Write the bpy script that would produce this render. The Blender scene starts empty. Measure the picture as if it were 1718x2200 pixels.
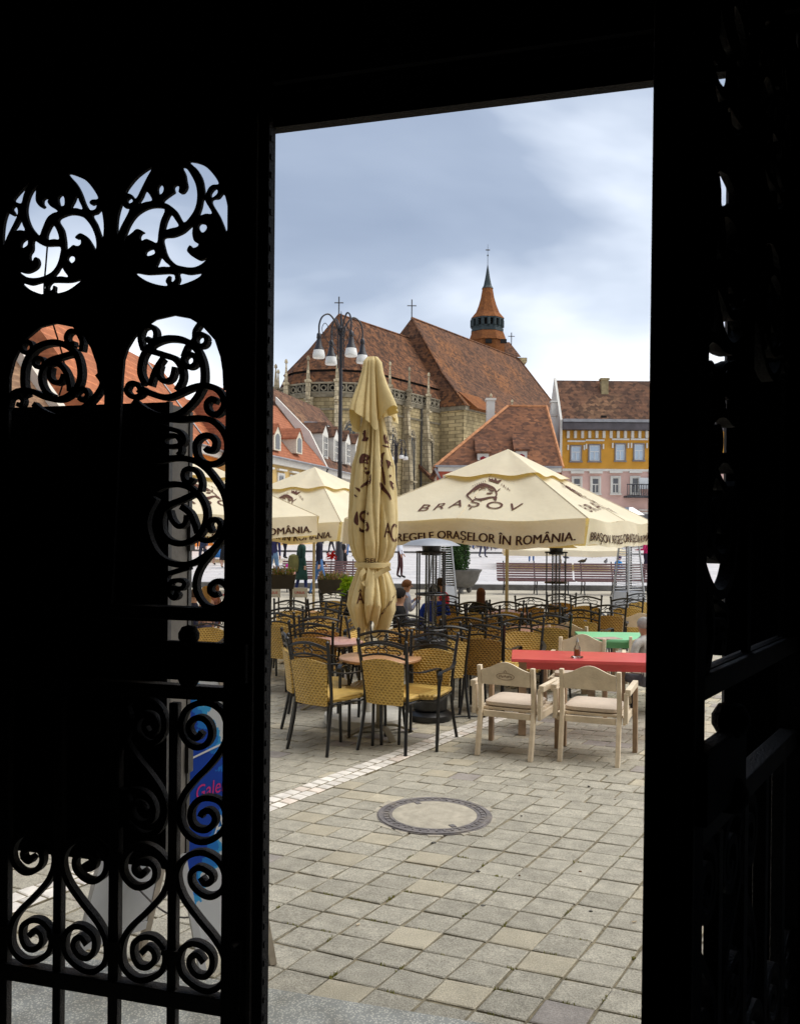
import bpy, bmesh, math, random
from mathutils import Vector, Matrix
from mathutils.bvhtree import BVHTree
random.seed(7)
PI = math.pi
sc = bpy.context.scene
col = sc.collection
# ---------------------------------------------------------------- camera
H = 1.8; F = 1850.0; CX = 859.0; CY = 1148.0; RO = math.radians(.5)
cR, sR = math.cos(RO), math.sin(RO)
cd = bpy.data.cameras.new('camera'); cam = bpy.data.objects.new('camera', cd); col.objects.link(cam)
cd.sensor_fit = 'VERTICAL'; cd.sensor_height = 24; cd.lens = F/2200*24
cd.shift_y = (CY-1100)/2200.0
cd.clip_start = .05; cd.clip_end = 3000
cd.dof.use_dof = True; cd.dof.focus_distance = 7.0; cd.dof.aperture_fstop = 13
m = Matrix.Identity(4)
for r, v in enumerate(((cR, -sR, 0), (0, 0, -1), (sR, cR, 0))):
    for c in range(3): m[r][c] = v[c]
m[2][3] = H
cam.matrix_world = m
sc.camera = cam
# ---------------------------------------------------------------- world, sun, exposure
SUN_EL, SUN_AZ = math.radians(60), math.radians(84)      # azimuth clockwise from +Y
w = bpy.data.worlds.new('World'); sc.world = w; w.use_nodes = True
nt = w.node_tree; N = nt.nodes; L = nt.links; N.clear()
out = N.new('ShaderNodeOutputWorld'); bg = N.new('ShaderNodeBackground'); L.new(bg.outputs[0], out.inputs[0])
sky = N.new('ShaderNodeTexSky'); sky.sky_type = 'NISHITA'; sky.sun_disc = False
sky.sun_elevation = SUN_EL; sky.sun_rotation = SUN_AZ; sky.air_density = 1.2; sky.dust_density = 2
tc = N.new('ShaderNodeTexCoord')
mp = N.new('ShaderNodeMapping'); mp.inputs['Scale'].default_value = (1.0, 1.0, 2.3); mp.inputs['Location'].default_value = (3.1, 1.2, .42)
n1 = N.new('ShaderNodeTexNoise'); n1.inputs['Scale'].default_value = 1.9; n1.inputs['Detail'].default_value = 5; n1.inputs['Roughness'].default_value = .45; n1.inputs['Distortion'].default_value = .35
L.new(tc.outputs['Generated'], mp.inputs[0]); L.new(mp.outputs[0], n1.inputs[0])
rp = N.new('ShaderNodeValToRGB'); e = rp.color_ramp.elements
e[0].position = .34; e[0].color = (1.15, 1.42, 1.95, 1)
e[1].position = .50; e[1].color = (1.65, 1.95, 2.5, 1)
q = rp.color_ramp.elements.new(.60); q.color = (3.0, 3.3, 3.8, 1)
q = rp.color_ramp.elements.new(.72); q.color = (5.0, 5.1, 5.2, 1)
sx_ = N.new('ShaderNodeSeparateXYZ'); L.new(tc.outputs['Generated'], sx_.inputs[0])
mr_ = N.new('ShaderNodeMapRange'); L.new(sx_.outputs[2], mr_.inputs[0])
for k_, v_ in zip((1, 2, 3, 4), (.06, .38, .30, -.08)): mr_.inputs[k_].default_value = v_
ad_ = N.new('ShaderNodeMath'); L.new(n1.outputs[0], ad_.inputs[0]); L.new(mr_.outputs[0], ad_.inputs[1]); L.new(ad_.outputs[0], rp.inputs[0])
mx = N.new('ShaderNodeMixRGB'); mx.inputs[0].default_value = .92
L.new(sky.outputs[0], mx.inputs[1]); L.new(rp.outputs[0], mx.inputs[2])
L.new(mx.outputs[0], bg.inputs[0]); bg.inputs[1].default_value = .1
sl = bpy.data.lights.new('sun', 'SUN'); sl.energy = 1.5; sl.angle = math.radians(65); sl.color = (1, .95, .86)
so = bpy.data.objects.new('sun', sl); col.objects.link(so); so.location = (0, 0, 80)
sd = Vector((math.sin(SUN_AZ)*math.cos(SUN_EL), math.cos(SUN_AZ)*math.cos(SUN_EL), math.sin(SUN_EL)))
so.rotation_euler = sd.to_track_quat('Z', 'Y').to_euler()
vs = sc.view_settings; vs.view_transform = 'Standard'; vs.look = 'None'; vs.gamma = 1; vs.use_curve_mapping = False; vs.exposure = 1.38
sc.cycles.max_bounces = 8
# ---------------------------------------------------------------- geometry helpers
def ray(px, py):
    a = (px-CX)/F; b = (py-CY)/F
    return Vector((a*cR+b*sR, 1, a*sR-b*cR))
def at(px, py, Y):
    return Vector((0, 0, H)) + ray(px, py)*Y
def gp(px, py, z=0.0):
    d = ray(px, py); t = (z-H)/d.z
    return Vector((0, 0, H)) + d*t
KERB = 28.3
def gz(Y):
    if Y < KERB: return 0.0
    if Y < 52: return .16+(Y-KERB)*.0215
    return .16+(Y-KERB)*.0215+.10
def plaza(px, py):                       # ground point allowing for the rise of the square
    Y = 10.0
    d = ray(px, py)
    while Y < 110 and H+d.z*Y > gz(Y): Y += .1
    return Vector((d.x*Y, Y, gz(Y)))
def V(*a): return Vector(a)
def catmull(pts, n=6, closed=False):
    P = [Vector(p) for p in pts]; o = []; k = len(P)
    rng = range(k) if closed else range(k-1)
    for i in rng:
        if closed: a, b, c, d = P[(i-1) % k], P[i], P[(i+1) % k], P[(i+2) % k]
        else: a, b, c, d = P[max(i-1, 0)], P[i], P[i+1], P[min(i+2, k-1)]
        for j in range(n):
            t = j/n
            o.append(.5*((2*b)+(c-a)*t+(2*a-5*b+4*c-d)*t*t+(3*b-a-3*c+d)*t**3))
    if not closed: o.append(P[-1])
    return o
class MB:
    def __init__(s): s.v = []; s.f = []; s.m = []; s.mi = 0
    def add(s, vs, fs):
        b = len(s.v); s.v += [tuple(x) for x in vs]
        for f in fs: s.f.append(tuple(b+i for i in f)); s.m.append(s.mi)
        return s
    def hexa(s, p): return s.add(p, [(3, 2, 1, 0), (4, 5, 6, 7), (0, 1, 5, 4), (1, 2, 6, 5), (2, 3, 7, 6), (3, 0, 4, 7)])
    def box(s, c, d, rz=0, rx=0, ry=0):
        R = Matrix.Rotation(rz, 3, 'Z') @ Matrix.Rotation(ry, 3, 'Y') @ Matrix.Rotation(rx, 3, 'X'); c = Vector(c)
        x, y, z = d[0]/2, d[1]/2, d[2]/2
        return s.hexa([c+R@V(*q) for q in ((-x, -y, -z), (x, -y, -z), (x, y, -z), (-x, y, -z), (-x, -y, z), (x, -y, z), (x, y, z), (-x, y, z))])
    def box2(s, a, b): return s.box([(a[i]+b[i])/2 for i in range(3)], [abs(b[i]-a[i]) for i in range(3)])
    def loft(s, rings, caps=True, closed=True):
        n = len(rings[0]); b = len(s.v); vs = [p for r in rings for p in r]; fs = []
        for i in range(len(rings)-1):
            for j in range(n if closed else n-1):
                k = (j+1) % n
                fs.append((i*n+j, i*n+k, (i+1)*n+k, (i+1)*n+j))
        if caps and closed:
            fs.append(tuple(range(n-1, -1, -1))); fs.append(tuple(range((len(rings)-1)*n, len(rings)*n)))
        return s.add(vs, fs)
    def tube(s, pts, r, n=6, caps=True):
        P = [Vector(p) for p in pts]; rings = []; up = None
        for i, p in enumerate(P):
            t = (P[min(i+1, len(P)-1)]-P[max(i-1, 0)])
            if t.length < 1e-9: t = V(0, 0, 1)
            t.normalize()
            if up is None: up = V(0, 0, 1) if abs(t.z) < .9 else V(1, 0, 0)
            x = t.cross(up)
            if x.length < 1e-4: x = t.cross(V(0, 1, 0))
            x.normalize(); y = x.cross(t).normalized(); up = y
            rr = r[i] if isinstance(r, (list, tuple)) else r
            rings.append([p+x*math.cos(2*PI*k/n)*rr+y*math.sin(2*PI*k/n)*rr for k in range(n)])
        return s.loft(rings, caps)
    def lathe(s, prof, n=16, c=(0, 0, 0), ph=0, sx=1, sy=1):
        c = Vector(c)
        return s.loft([[c+V(r*math.cos(ph+2*PI*k/n)*sx, r*math.sin(ph+2*PI*k/n)*sy, z) for k in range(n)] for r, z in prof])
    def strip(s, pts, wd, y0, y1):          # flat bar swept along a line in the x-z plane
        P = [Vector((p[0], p[1])) for p in pts]; rings = []
        for i, p in enumerate(P):
            t = P[min(i+1, len(P)-1)]-P[max(i-1, 0)]
            if t.length < 1e-9: t = Vector((1, 0))
            t.normalize(); n = Vector((-t.y, t.x))
            ww = (wd[i] if isinstance(wd, list) else wd)/2
            a = p+n*ww; b = p-n*ww
            rings.append([V(a.x, y0, a.y), V(b.x, y0, b.y), V(b.x, y1, b.y), V(a.x, y1, a.y)])
        return s.loft(rings)
    def prism(s, poly, a, b):               # polygon points, extruded from offset vector a to b
        a = Vector(a); b = Vector(b); n = len(poly)
        vs = [Vector(p)+a for p in poly]+[Vector(p)+b for p in poly]
        return s.add(vs, [tuple(range(n-1, -1, -1)), tuple(range(n, 2*n))]+[(i, (i+1) % n, n+(i+1) % n, n+i) for i in range(n)])
    def build(s, name, mat, parent=None, smooth=False, world=False, bevel=0):
        me = bpy.data.meshes.new(name)
        off = parent.location if (world and parent is not None) else Vector((0, 0, 0))
        me.from_pydata([Vector(p)-off for p in s.v], [], s.f)
        for mm in (mat if isinstance(mat, (list, tuple)) else [mat]): me.materials.append(mm)
        me.polygons.foreach_set('material_index', s.m)
        bm = bmesh.new(); bm.from_mesh(me); bmesh.ops.recalc_face_normals(bm, faces=bm.faces); bm.to_mesh(me); bm.free()
        if smooth:
            me.polygons.foreach_set('use_smooth', [True]*len(me.polygons))
            try: me.set_sharp_from_angle(angle=math.radians(40))
            except Exception: pass
        o = bpy.data.objects.new(name, me); col.objects.link(o)
        if parent is not None: o.parent = parent
        if bevel:
            b = o.modifiers.new('b', 'BEVEL'); b.width = bevel; b.segments = 2; b.limit_method = 'ANGLE'
        return o
def thing(name, label, cat, loc=(0, 0, 0), rz=0, group=None):
    o = bpy.data.objects.new(name, None); col.objects.link(o); o.location = loc; o.rotation_euler = (0, 0, rz)
    o.empty_display_size = .1
    return tag(o, label, cat, group)
def tag(o, label, cat, group=None):
    o['label'] = label; o['category'] = cat
    if group: o['group'] = group
    return o
def struct(o): o['kind'] = 'structure'; return o
def stuff(o): o['kind'] = 'stuff'; return o
def kids(o): return [x for x in col.objects if x.parent == o]
def copy_tree(o, loc=None, rz=None, label=None, parent=None):
    c = o.copy(); col.objects.link(c); c.parent = parent
    if loc is not None: c.location = loc
    if rz is not None: c.rotation_euler = (0, 0, rz)
    if label: c['label'] = label
    for k in o.children: copy_tree(k, parent=c)
    return c
# ---------------------------------------------------------------- materials
def newmat(name):
    m = bpy.data.materials.new(name); m.use_nodes = True; n = m.node_tree
    return m, n, n.nodes, n.links, n.nodes['Principled BSDF']
def M(name, c, rough=.7, var=.15, scale=8, bump=0, bscale=60, spec=.3, metal=0, rnd=0, transl=0, blot=0, bsc=2.5, dirt=None, tcol=None, speck=0, spsc=150):
    m, n, N, L, B = newmat(name)
    B.inputs['Roughness'].default_value = rough; B.inputs['Metallic'].default_value = metal
    B.inputs['Specular IOR Level'].default_value = spec
    t = N.new('ShaderNodeTexCoord'); ns = N.new('ShaderNodeTexNoise'); ns.inputs['Scale'].default_value = scale; ns.inputs['Detail'].default_value = 6
    OC = t.outputs['Object']
    if rnd:
        oi0 = N.new('ShaderNodeObjectInfo'); sc0 = N.new('ShaderNodeVectorMath'); sc0.operation = 'SCALE'; L.new(oi0.outputs['Location'], sc0.inputs[0]); sc0.inputs['Scale'].default_value = 3.7
        ad0 = N.new('ShaderNodeVectorMath'); L.new(OC, ad0.inputs[0]); L.new(sc0.outputs[0], ad0.inputs[1]); OC = ad0.outputs[0]
    L.new(OC, ns.inputs['Vector'])
    r = N.new('ShaderNodeValToRGB'); r.color_ramp.elements[0].position = .3; r.color_ramp.elements[1].position = .7
    r.color_ramp.elements[0].color = (*[max(0, x*(1-var)) for x in c], 1); r.color_ramp.elements[1].color = (*[min(1, x*(1+var)) for x in c], 1)
    L.new(ns.outputs[0], r.inputs[0]); o = r.outputs[0]
    if blot:
        n2 = N.new('ShaderNodeTexNoise'); n2.inputs['Scale'].default_value = bsc; n2.inputs['Detail'].default_value = 8; n2.inputs['Roughness'].default_value = .65
        L.new(OC, n2.inputs['Vector'])
        r2 = N.new('ShaderNodeValToRGB'); r2.color_ramp.elements[0].position = .48; r2.color_ramp.elements[1].position = .68
        L.new(n2.outputs[0], r2.inputs[0])
        ml = N.new('ShaderNodeMath'); ml.operation = 'MULTIPLY'; ml.inputs[1].default_value = blot; L.new(r2.outputs[0], ml.inputs[0])
        mx = N.new('ShaderNodeMixRGB'); L.new(ml.outputs[0], mx.inputs[0]); L.new(o, mx.inputs[1])
        mx.inputs[2].default_value = (*(dirt or [x*.45 for x in c]), 1); o = mx.outputs[0]
    if speck:
        n3 = N.new('ShaderNodeTexNoise'); n3.inputs['Scale'].default_value = spsc; n3.inputs['Detail'].default_value = 3; n3.inputs['Roughness'].default_value = .7
        L.new(OC, n3.inputs['Vector']); mr3 = N.new('ShaderNodeMapRange'); L.new(n3.outputs[0], mr3.inputs[0])
        mr3.inputs[1].default_value = .3; mr3.inputs[2].default_value = .7; mr3.inputs[3].default_value = 1-speck; mr3.inputs[4].default_value = 1+speck
        m3 = N.new('ShaderNodeVectorMath'); m3.operation = 'SCALE'; L.new(o, m3.inputs[0]); L.new(mr3.outputs[0], m3.inputs['Scale']); o = m3.outputs[0]
    if rnd:
        oi = N.new('ShaderNodeObjectInfo'); mr = N.new('ShaderNodeMapRange'); L.new(oi.outputs['Random'], mr.inputs[0])
        mr.inputs[3].default_value = 1-rnd; mr.inputs[4].default_value = 1+rnd
        mm = N.new('ShaderNodeVectorMath'); mm.operation = 'SCALE'; L.new(o, mm.inputs[0]); L.new(mr.outputs[0], mm.inputs['Scale']); o = mm.outputs[0]
    L.new(o, B.inputs['Base Color'])
    if bump:
        nb = N.new('ShaderNodeTexNoise'); nb.inputs['Scale'].default_value = bscale; nb.inputs['Detail'].default_value = 5; L.new(OC, nb.inputs['Vector'])
        bp = N.new('ShaderNodeBump'); bp.inputs['Strength'].default_value = bump; bp.inputs['Distance'].default_value = .02
        L.new(nb.outputs[0], bp.inputs['Height']); L.new(bp.outputs[0], B.inputs['Normal'])
    if transl:
        tr = N.new('ShaderNodeBsdfTranslucent')
        if tcol: tr.inputs[0].default_value = (*tcol, 1)
        else: L.new(o, tr.inputs[0])
        ms = N.new('ShaderNodeMixShader'); ms.inputs[0].default_value = transl
        L.new(B.outputs[0], ms.inputs[1]); L.new(tr.outputs[0], ms.inputs[2]); L.new(ms.outputs[0], N['Material Output'].inputs[0])
    return m
def roofmat(name, c, dark, row=.28, amt=.6, pat=.25, tint=None, rows=1.0):
    m, n, N, L, B = newmat(name); B.inputs['Roughness'].default_value = .85; B.inputs['Specular IOR Level'].default_value = .15
    t = N.new('ShaderNodeTexCoord')
    def noise(s, d=6, ro=.6, st=(1, 1, 1)):
        mp = N.new('ShaderNodeMapping'); mp.inputs['Scale'].default_value = st; L.new(t.outputs['Object'], mp.inputs[0])
        q = N.new('ShaderNodeTexNoise'); q.inputs['Scale'].default_value = s; q.inputs['Detail'].default_value = d; q.inputs['Roughness'].default_value = ro
        L.new(mp.outputs[0], q.inputs[0]); return q.outputs[0]
    def ramp(i, a, b):
        r = N.new('ShaderNodeValToRGB'); r.color_ramp.elements[0].position = a; r.color_ramp.elements[1].position = b; L.new(i, r.inputs[0]); return r.outputs[0]
    def mix(f, a, b, mode='MIX'):
        x = N.new('ShaderNodeMixRGB'); x.blend_type = mode
        for k, s in ((0, f), (1, a), (2, b)):
            if isinstance(s, (int, float)): x.inputs[k].default_value = s
            elif isinstance(s, tuple): x.inputs[k].default_value = (*s, 1)
            else: L.new(s, x.inputs[k])
        return x.outputs[0]
    def mul(a, b):
        x = N.new('ShaderNodeMath'); x.operation = 'MULTIPLY'; L.new(a, x.inputs[0]); x.inputs[1].default_value = b; return x.outputs[0]
    vor = N.new('ShaderNodeTexVoronoi'); vor.inputs['Scale'].default_value = 1/row; L.new(t.outputs['Object'], vor.inputs[0])
    hs = N.new('ShaderNodeSeparateColor'); L.new(vor.outputs['Color'], hs.inputs[0])
    base = mix(mul(ramp(noise(.35/row, 8, .75), .42, .62), amt), c, dark)
    if tint: base = mix(mul(ramp(noise(.05/row, 4, .5), .5, .62), .8), base, tint)
    base = mix(mul(ramp(hs.outputs[0], .35, .75), pat), base, tuple(x*.75 for x in dark)); base = mix(mul(ramp(hs.outputs[2], .7, .95), pat*.5), base, tuple(min(1, x*1.5) for x in c))
    base = mix(mul(ramp(noise(.13/row, 5, .6, (1, 1, .3)), .5, .75), .45), base, tuple(x*.55 for x in dark))
    sx = N.new('ShaderNodeSeparateXYZ'); L.new(t.outputs['Object'], sx.inputs[0])
    fm = N.new('ShaderNodeMath'); fm.operation = 'MULTIPLY'; fm.inputs[1].default_value = 1/row/rows; L.new(sx.outputs[2], fm.inputs[0])
    fr = N.new('ShaderNodeMath'); fr.operation = 'FRACT'; L.new(fm.outputs[0], fr.inputs[0])
    base = mix(mul(ramp(fr.outputs[0], .18, 0.0), .35 if rows > 1 else .2), base, tuple(x*.4 for x in dark))
    L.new(base, B.inputs['Base Color'])
    bp = N.new('ShaderNodeBump'); bp.inputs['Strength'].default_value = .6; bp.inputs['Distance'].default_value = row*.25
    ad = N.new('ShaderNodeMath'); L.new(fr.outputs[0], ad.inputs[0]); L.new(hs.outputs[1], ad.inputs[1]); L.new(ad.outputs[0], bp.inputs['Height'])
    L.new(bp.outputs[0], B.inputs['Normal'])
    return m
def stonemat(name, c, dirt, rowh=.55, roww=1.0, amt=.7):
    m, n, N, L, B = newmat(name); B.inputs['Roughness'].default_value = .92; B.inputs['Specular IOR Level'].default_value = .1
    t = N.new('ShaderNodeTexCoord'); sx = N.new('ShaderNodeSeparateXYZ'); L.new(t.outputs['Object'], sx.inputs[0])
    a = N.new('ShaderNodeMath'); a.operation = 'MULTIPLY_ADD'; L.new(sx.outputs[1], a.inputs[0]); a.inputs[1].default_value = .75; L.new(sx.outputs[0], a.inputs[2])
    cb = N.new('ShaderNodeCombineXYZ'); L.new(a.outputs[0], cb.inputs[0]); L.new(sx.outputs[2], cb.inputs[1])
    br = N.new('ShaderNodeTexBrick'); L.new(cb.outputs[0], br.inputs[0]); br.inputs['Scale'].default_value = 1; br.inputs['Brick Width'].default_value = roww; br.inputs['Row Height'].default_value = rowh; br.inputs['Mortar Size'].default_value = .045; br.inputs['Bias'].default_value = -.1
    br.inputs['Color1'].default_value = (*[x*1.18 for x in c], 1); br.inputs['Color2'].default_value = (*[x*.74 for x in c], 1); br.inputs['Mortar'].default_value = (*[x*.5 for x in c], 1)
    o = br.outputs[0]
    for s_, st, p0, p1, k in ((.35, (1, 1, .18), .46, .66, amt), (.9, (1, 1, 1), .5, .7, amt*.8)):
        mp = N.new('ShaderNodeMapping'); mp.inputs['Scale'].default_value = st; L.new(t.outputs['Object'], mp.inputs[0]); q = N.new('ShaderNodeTexNoise'); q.inputs['Scale'].default_value = s_; q.inputs['Detail'].default_value = 8; q.inputs['Roughness'].default_value = .65; L.new(mp.outputs[0], q.inputs[0])
        r = N.new('ShaderNodeValToRGB'); r.color_ramp.elements[0].position = p0; r.color_ramp.elements[1].position = p1; L.new(q.outputs[0], r.inputs[0])
        ml = N.new('ShaderNodeMath'); ml.operation = 'MULTIPLY'; ml.inputs[1].default_value = k; L.new(r.outputs[0], ml.inputs[0])
        x = N.new('ShaderNodeMixRGB'); L.new(ml.outputs[0], x.inputs[0]); L.new(o, x.inputs[1]); x.inputs[2].default_value = (*dirt, 1); o = x.outputs[0]
    L.new(o, B.inputs['Base Color'])
    bp = N.new('ShaderNodeBump'); bp.inputs['Strength'].default_value = .5; bp.inputs['Distance'].default_value = .08; L.new(br.outputs['Fac'], bp.inputs['Height']); bp.invert = True; L.new(bp.outputs[0], B.inputs['Normal'])
    return m
def rattanmat(name, c, dk):
    m, n, N, L, B = newmat(name); B.inputs['Roughness'].default_value = .42; B.inputs['Specular IOR Level'].default_value = .4
    t = N.new('ShaderNodeTexCoord')
    def wave(axis, s, ph=0):
        sx = N.new('ShaderNodeSeparateXYZ'); L.new(t.outputs['Object'], sx.inputs[0])
        a = N.new('ShaderNodeMath'); a.operation = 'MULTIPLY'; a.inputs[1].default_value = s; L.new(sx.outputs[axis], a.inputs[0])
        b = N.new('ShaderNodeMath'); b.operation = 'SINE'; L.new(a.outputs[0], b.inputs[0]); return b.outputs[0]
    def op(o, a, b):
        q = N.new('ShaderNodeMath'); q.operation = o
        for k, s in ((0, a), (1, b)):
            if isinstance(s, (int, float)): q.inputs[k].default_value = s
            else: L.new(s, q.inputs[k])
        return q.outputs[0]
    xy = op('ADD', wave(0, 170), wave(1, 0.0001))
    wz = wave(2, 300); wz2 = wave(2, 150)
    prod = op('MULTIPLY', xy, wz2)
    h = op('ADD', op('MULTIPLY', prod, .6), op('MULTIPLY', wz, .4))
    r = N.new('ShaderNodeValToRGB'); r.color_ramp.elements[0].position = .2; r.color_ramp.elements[1].position = .55
    r.color_ramp.elements[0].color = (*dk, 1); r.color_ramp.elements[1].color = (*c, 1)
    L.new(op('ADD', op('MULTIPLY', h, .5), .5), r.inputs[0])
    ns = N.new('ShaderNodeTexNoise'); ns.inputs['Scale'].default_value = 14; L.new(t.outputs['Object'], ns.inputs[0])
    hv = N.new('ShaderNodeHueSaturation'); L.new(r.outputs[0], hv.inputs['Color'])
    mr = N.new('ShaderNodeMapRange'); L.new(ns.outputs[0], mr.inputs[0]); mr.inputs[3].default_value = .75; mr.inputs[4].default_value = 1.25
    oi = N.new('ShaderNodeObjectInfo'); m2 = N.new('ShaderNodeMapRange'); L.new(oi.outputs['Random'], m2.inputs[0]); m2.inputs[3].default_value = .8; m2.inputs[4].default_value = 1.12
    L.new(op('MULTIPLY', mr.outputs[0], m2.outputs[0]), hv.inputs['Value'])
    L.new(hv.outputs[0], B.inputs['Base Color'])
    bp = N.new('ShaderNodeBump'); bp.inputs['Strength'].default_value = .9; bp.inputs['Distance'].default_value = .006
    L.new(h, bp.inputs['Height']); L.new(bp.outputs[0], B.inputs['Normal'])
    return m
def terrazzo(name, base, chips, scale=120):
    m, n, N, L, B = newmat(name); B.inputs['Roughness'].default_value = .6
    t = N.new('ShaderNodeTexCoord'); v = N.new('ShaderNodeTexVoronoi'); v.inputs['Scale'].default_value = scale; L.new(t.outputs['Object'], v.inputs[0])
    r = N.new('ShaderNodeValToRGB'); r.color_ramp.elements[0].position = .18; r.color_ramp.elements[1].position = .5
    r.color_ramp.elements[0].color = (*chips, 1); r.color_ramp.elements[1].color = (*base, 1); L.new(v.outputs['Distance'], r.inputs[0])
    ns = N.new('ShaderNodeTexNoise'); ns.inputs['Scale'].default_value = 5; ns.inputs['Detail'].default_value = 6; L.new(t.outputs['Object'], ns.inputs[0])
    x = N.new('ShaderNodeMixRGB'); x.blend_type = 'MULTIPLY'; x.inputs[0].default_value = .7; L.new(r.outputs[0], x.inputs[1])
    r3 = N.new('ShaderNodeValToRGB'); r3.color_ramp.elements[0].position = .35; r3.color_ramp.elements[0].color = (.55, .53, .48, 1); r3.color_ramp.elements[1].position = .6; L.new(ns.outputs[0], r3.inputs[0])
    L.new(r3.outputs[0], x.inputs[2]); L.new(x.outputs[0], B.inputs['Base Color'])
    return m
def glassmat(name, c=(.25, .32, .4), rough=.08):
    m, n, N, L, B = newmat(name); B.inputs['Base Color'].default_value = (*c, 1); B.inputs['Roughness'].default_value = rough; B.inputs['Specular IOR Level'].default_value = .8
    return m
def clearglass(name, tint=(.9, .93, .95)):
    m, n, N, L, B = newmat(name)
    tr = N.new('ShaderNodeBsdfTransparent'); tr.inputs[0].default_value = (*tint, 1)
    g = N.new('ShaderNodeBsdfGlossy'); g.inputs['Roughness'].default_value = .05
    fr = N.new('ShaderNodeFresnel'); fr.inputs[0].default_value = 1.5; ms = N.new('ShaderNodeMixShader')
    L.new(fr.outputs[0], ms.inputs[0]); L.new(tr.outputs[0], ms.inputs[1]); L.new(g.outputs[0], ms.inputs[2]); L.new(ms.outputs[0], N['Material Output'].inputs[0])
    return m
def textmesh(s, size=1.0, offset=0.0, shear=0.0, space=1.0, res=4):
    c = bpy.data.curves.new('t', 'FONT'); c.body = s; c.size = 1.0; c.align_x = 'CENTER'; c.offset = offset/size*.5; c.shear = shear; c.space_character = space; c.resolution_u = res
    o = bpy.data.objects.new('t', c); col.objects.link(o)
    dg = bpy.context.evaluated_depsgraph_get(); dg.update()
    me = bpy.data.meshes.new_from_object(o.evaluated_get(dg))
    me.calc_loop_triangles(); vs = [v.co*size for v in me.vertices]; fs = [tuple(p.vertices) for p in me.loop_triangles]
    bpy.data.objects.remove(o); bpy.data.curves.remove(c); bpy.data.meshes.remove(me)
    return vs, fs
def subdiv2d(vs, fs, ln):
    V2 = []; F2 = []
    def put(a, b, c, d):
        if d < 5 and max((a-b).length, (b-c).length, (c-a).length) > ln:
            ab, bc, ca = (a+b)/2, (b+c)/2, (c+a)/2
            for t in ((a, ab, ca), (ab, b, bc), (ca, bc, c), (ab, bc, ca)): put(*t, d+1)
        else:
            k = len(V2); V2.extend((a, b, c)); F2.append((k, k+1, k+2))
    for f in fs:
        for j in range(1, len(f)-1): put(Vector(vs[f[0]]), Vector(vs[f[j]]), Vector(vs[f[j+1]]), 0)
    return V2, F2
# ================================================================ ground
m_joint = M('joint_sand', (.25, .215, .145), .95, .4, 30, .5, 200, blot=.6, bsc=7, dirt=(.07, .06, .04))
m_tile = M('paving_concrete', (.42, .392, .32), .85, .14, 11, .5, 220, rnd=.12, blot=.5, bsc=13, dirt=(.27, .25, .205), speck=.42, spsc=130)
m_tile2 = M('paving_concrete_buff', (.50, .45, .34), .85, .14, 9, .5, 220, rnd=.1, blot=.3, bsc=18, dirt=(.33, .3, .25), speck=.28, spsc=170)
m_tile3 = M('paving_concrete_mauve', (.315, .285, .26), .85, .15, 9, .4, 220, rnd=.1, speck=.25)
m_sett = M('white_sett', (.74, .70, .64), .8, .12, 14, .2, 120, rnd=.12, blot=.3, bsc=12, dirt=(.5, .45, .4))
m_sett2 = M('rose_sett', (.70, .61, .53), .8, .12, 14, .2, 120, rnd=.1)
m_far = M('far_paving', (.42, .38, .30), .9, .25, 1.2, 0, 60, blot=.3, bsc=5)
gnd = MB(); gnd.add([(-300, 2.6, -.008), (300, 2.6, -.008), (300, KERB, -.008), (-300, KERB, -.008)], [(0, 1, 2, 3)])
pave = struct(gnd.build('pavement', m_joint))
AD = Vector((.5219, .8530, 0)); BD = Vector((.9291, -.3698, 0))
PB, PA = .2022, .1850
O0 = Vector((-.4566, 3.5655, 0))
MH = gp(933, 1752); MHR = .345
s0, s1 = gp(640, 1706), gp(917, 1600); SD = (s1-s0).normalized(); SN = Vector((SD.y, -SD.x, 0))
SW = .105
t0, t1 = gp(582, 2129), gp(872, 2177); TD = (t1-t0).normalized(); TN = Vector((TD.y, -TD.x, 0))   # TN points towards the passage
if TN.y > 0: TN = -TN
def tilemesh(name, mat, a=PB-.010, b=PA-.010, h=.03, e=.0035, jit=.0055, seed=0, skew=True):
    R = random.Random(seed); x, y = a/2, b/2
    j = lambda: R.uniform(-jit, jit)
    base = [(-x, -y), (x, -y), (x, y), (-x, y)]; base = [(p+j(), q+j()) for p, q in base]
    W3 = (lambda p, q, z: BD*p+AD*q+V(0, 0, z)) if skew else (lambda p, q, z: V(p, q, z))
    b_ = MB(); b_.loft([[W3(p, q, -h) for p, q in base], [W3(p, q, -e) for p, q in base], [W3(p-math.copysign(e*1.6, p), q-math.copysign(e*1.6, q), 0) for p, q in base]])
    o = b_.build(name, mat, smooth=False); me = o.data; bpy.data.objects.remove(o); return me
TM = [tilemesh('paving_tile', [m_tile, m_tile, m_tile, m_tile, m_tile, m_tile2, m_tile3][k], seed=k) for k in range(7)]
def in_view(p):
    d = p-V(0, 0, H)
    if d.y < 2: return 0
    px = CX+F*d.x/d.y; py = CY-F*d.z/d.y
    if 560 < px < 1385 and 1480 < py < 2200: return 2
    if -20 < px < 500 and 1825 < py < 2130: return 1
    return 0
cells = []
RR = random.Random(3)
for j in range(-8, 120):
    shift = 0
    if j > 14: shift = [0, .42, .1, .5, .05, .3, .55][j % 7]
    for i in range(-90, 90):
        c = O0+BD*PB*(i+.5+shift)+AD*PA*(j+.5)
        if not (2.9 < c.y < 27.6 and abs(c.x) < c.y*.52+.8): continue
        if (c-t0).dot(TN) > .16: continue
        if abs((c-s0).dot(SN)) < .035: continue
        if (c-MH).length < .22: continue
        cells.append((c, in_view(c)))
cells.sort(key=lambda t: (-(t[1] > 0), t[0].y))
big = cells[:300]; rest = cells[300:]
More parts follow.
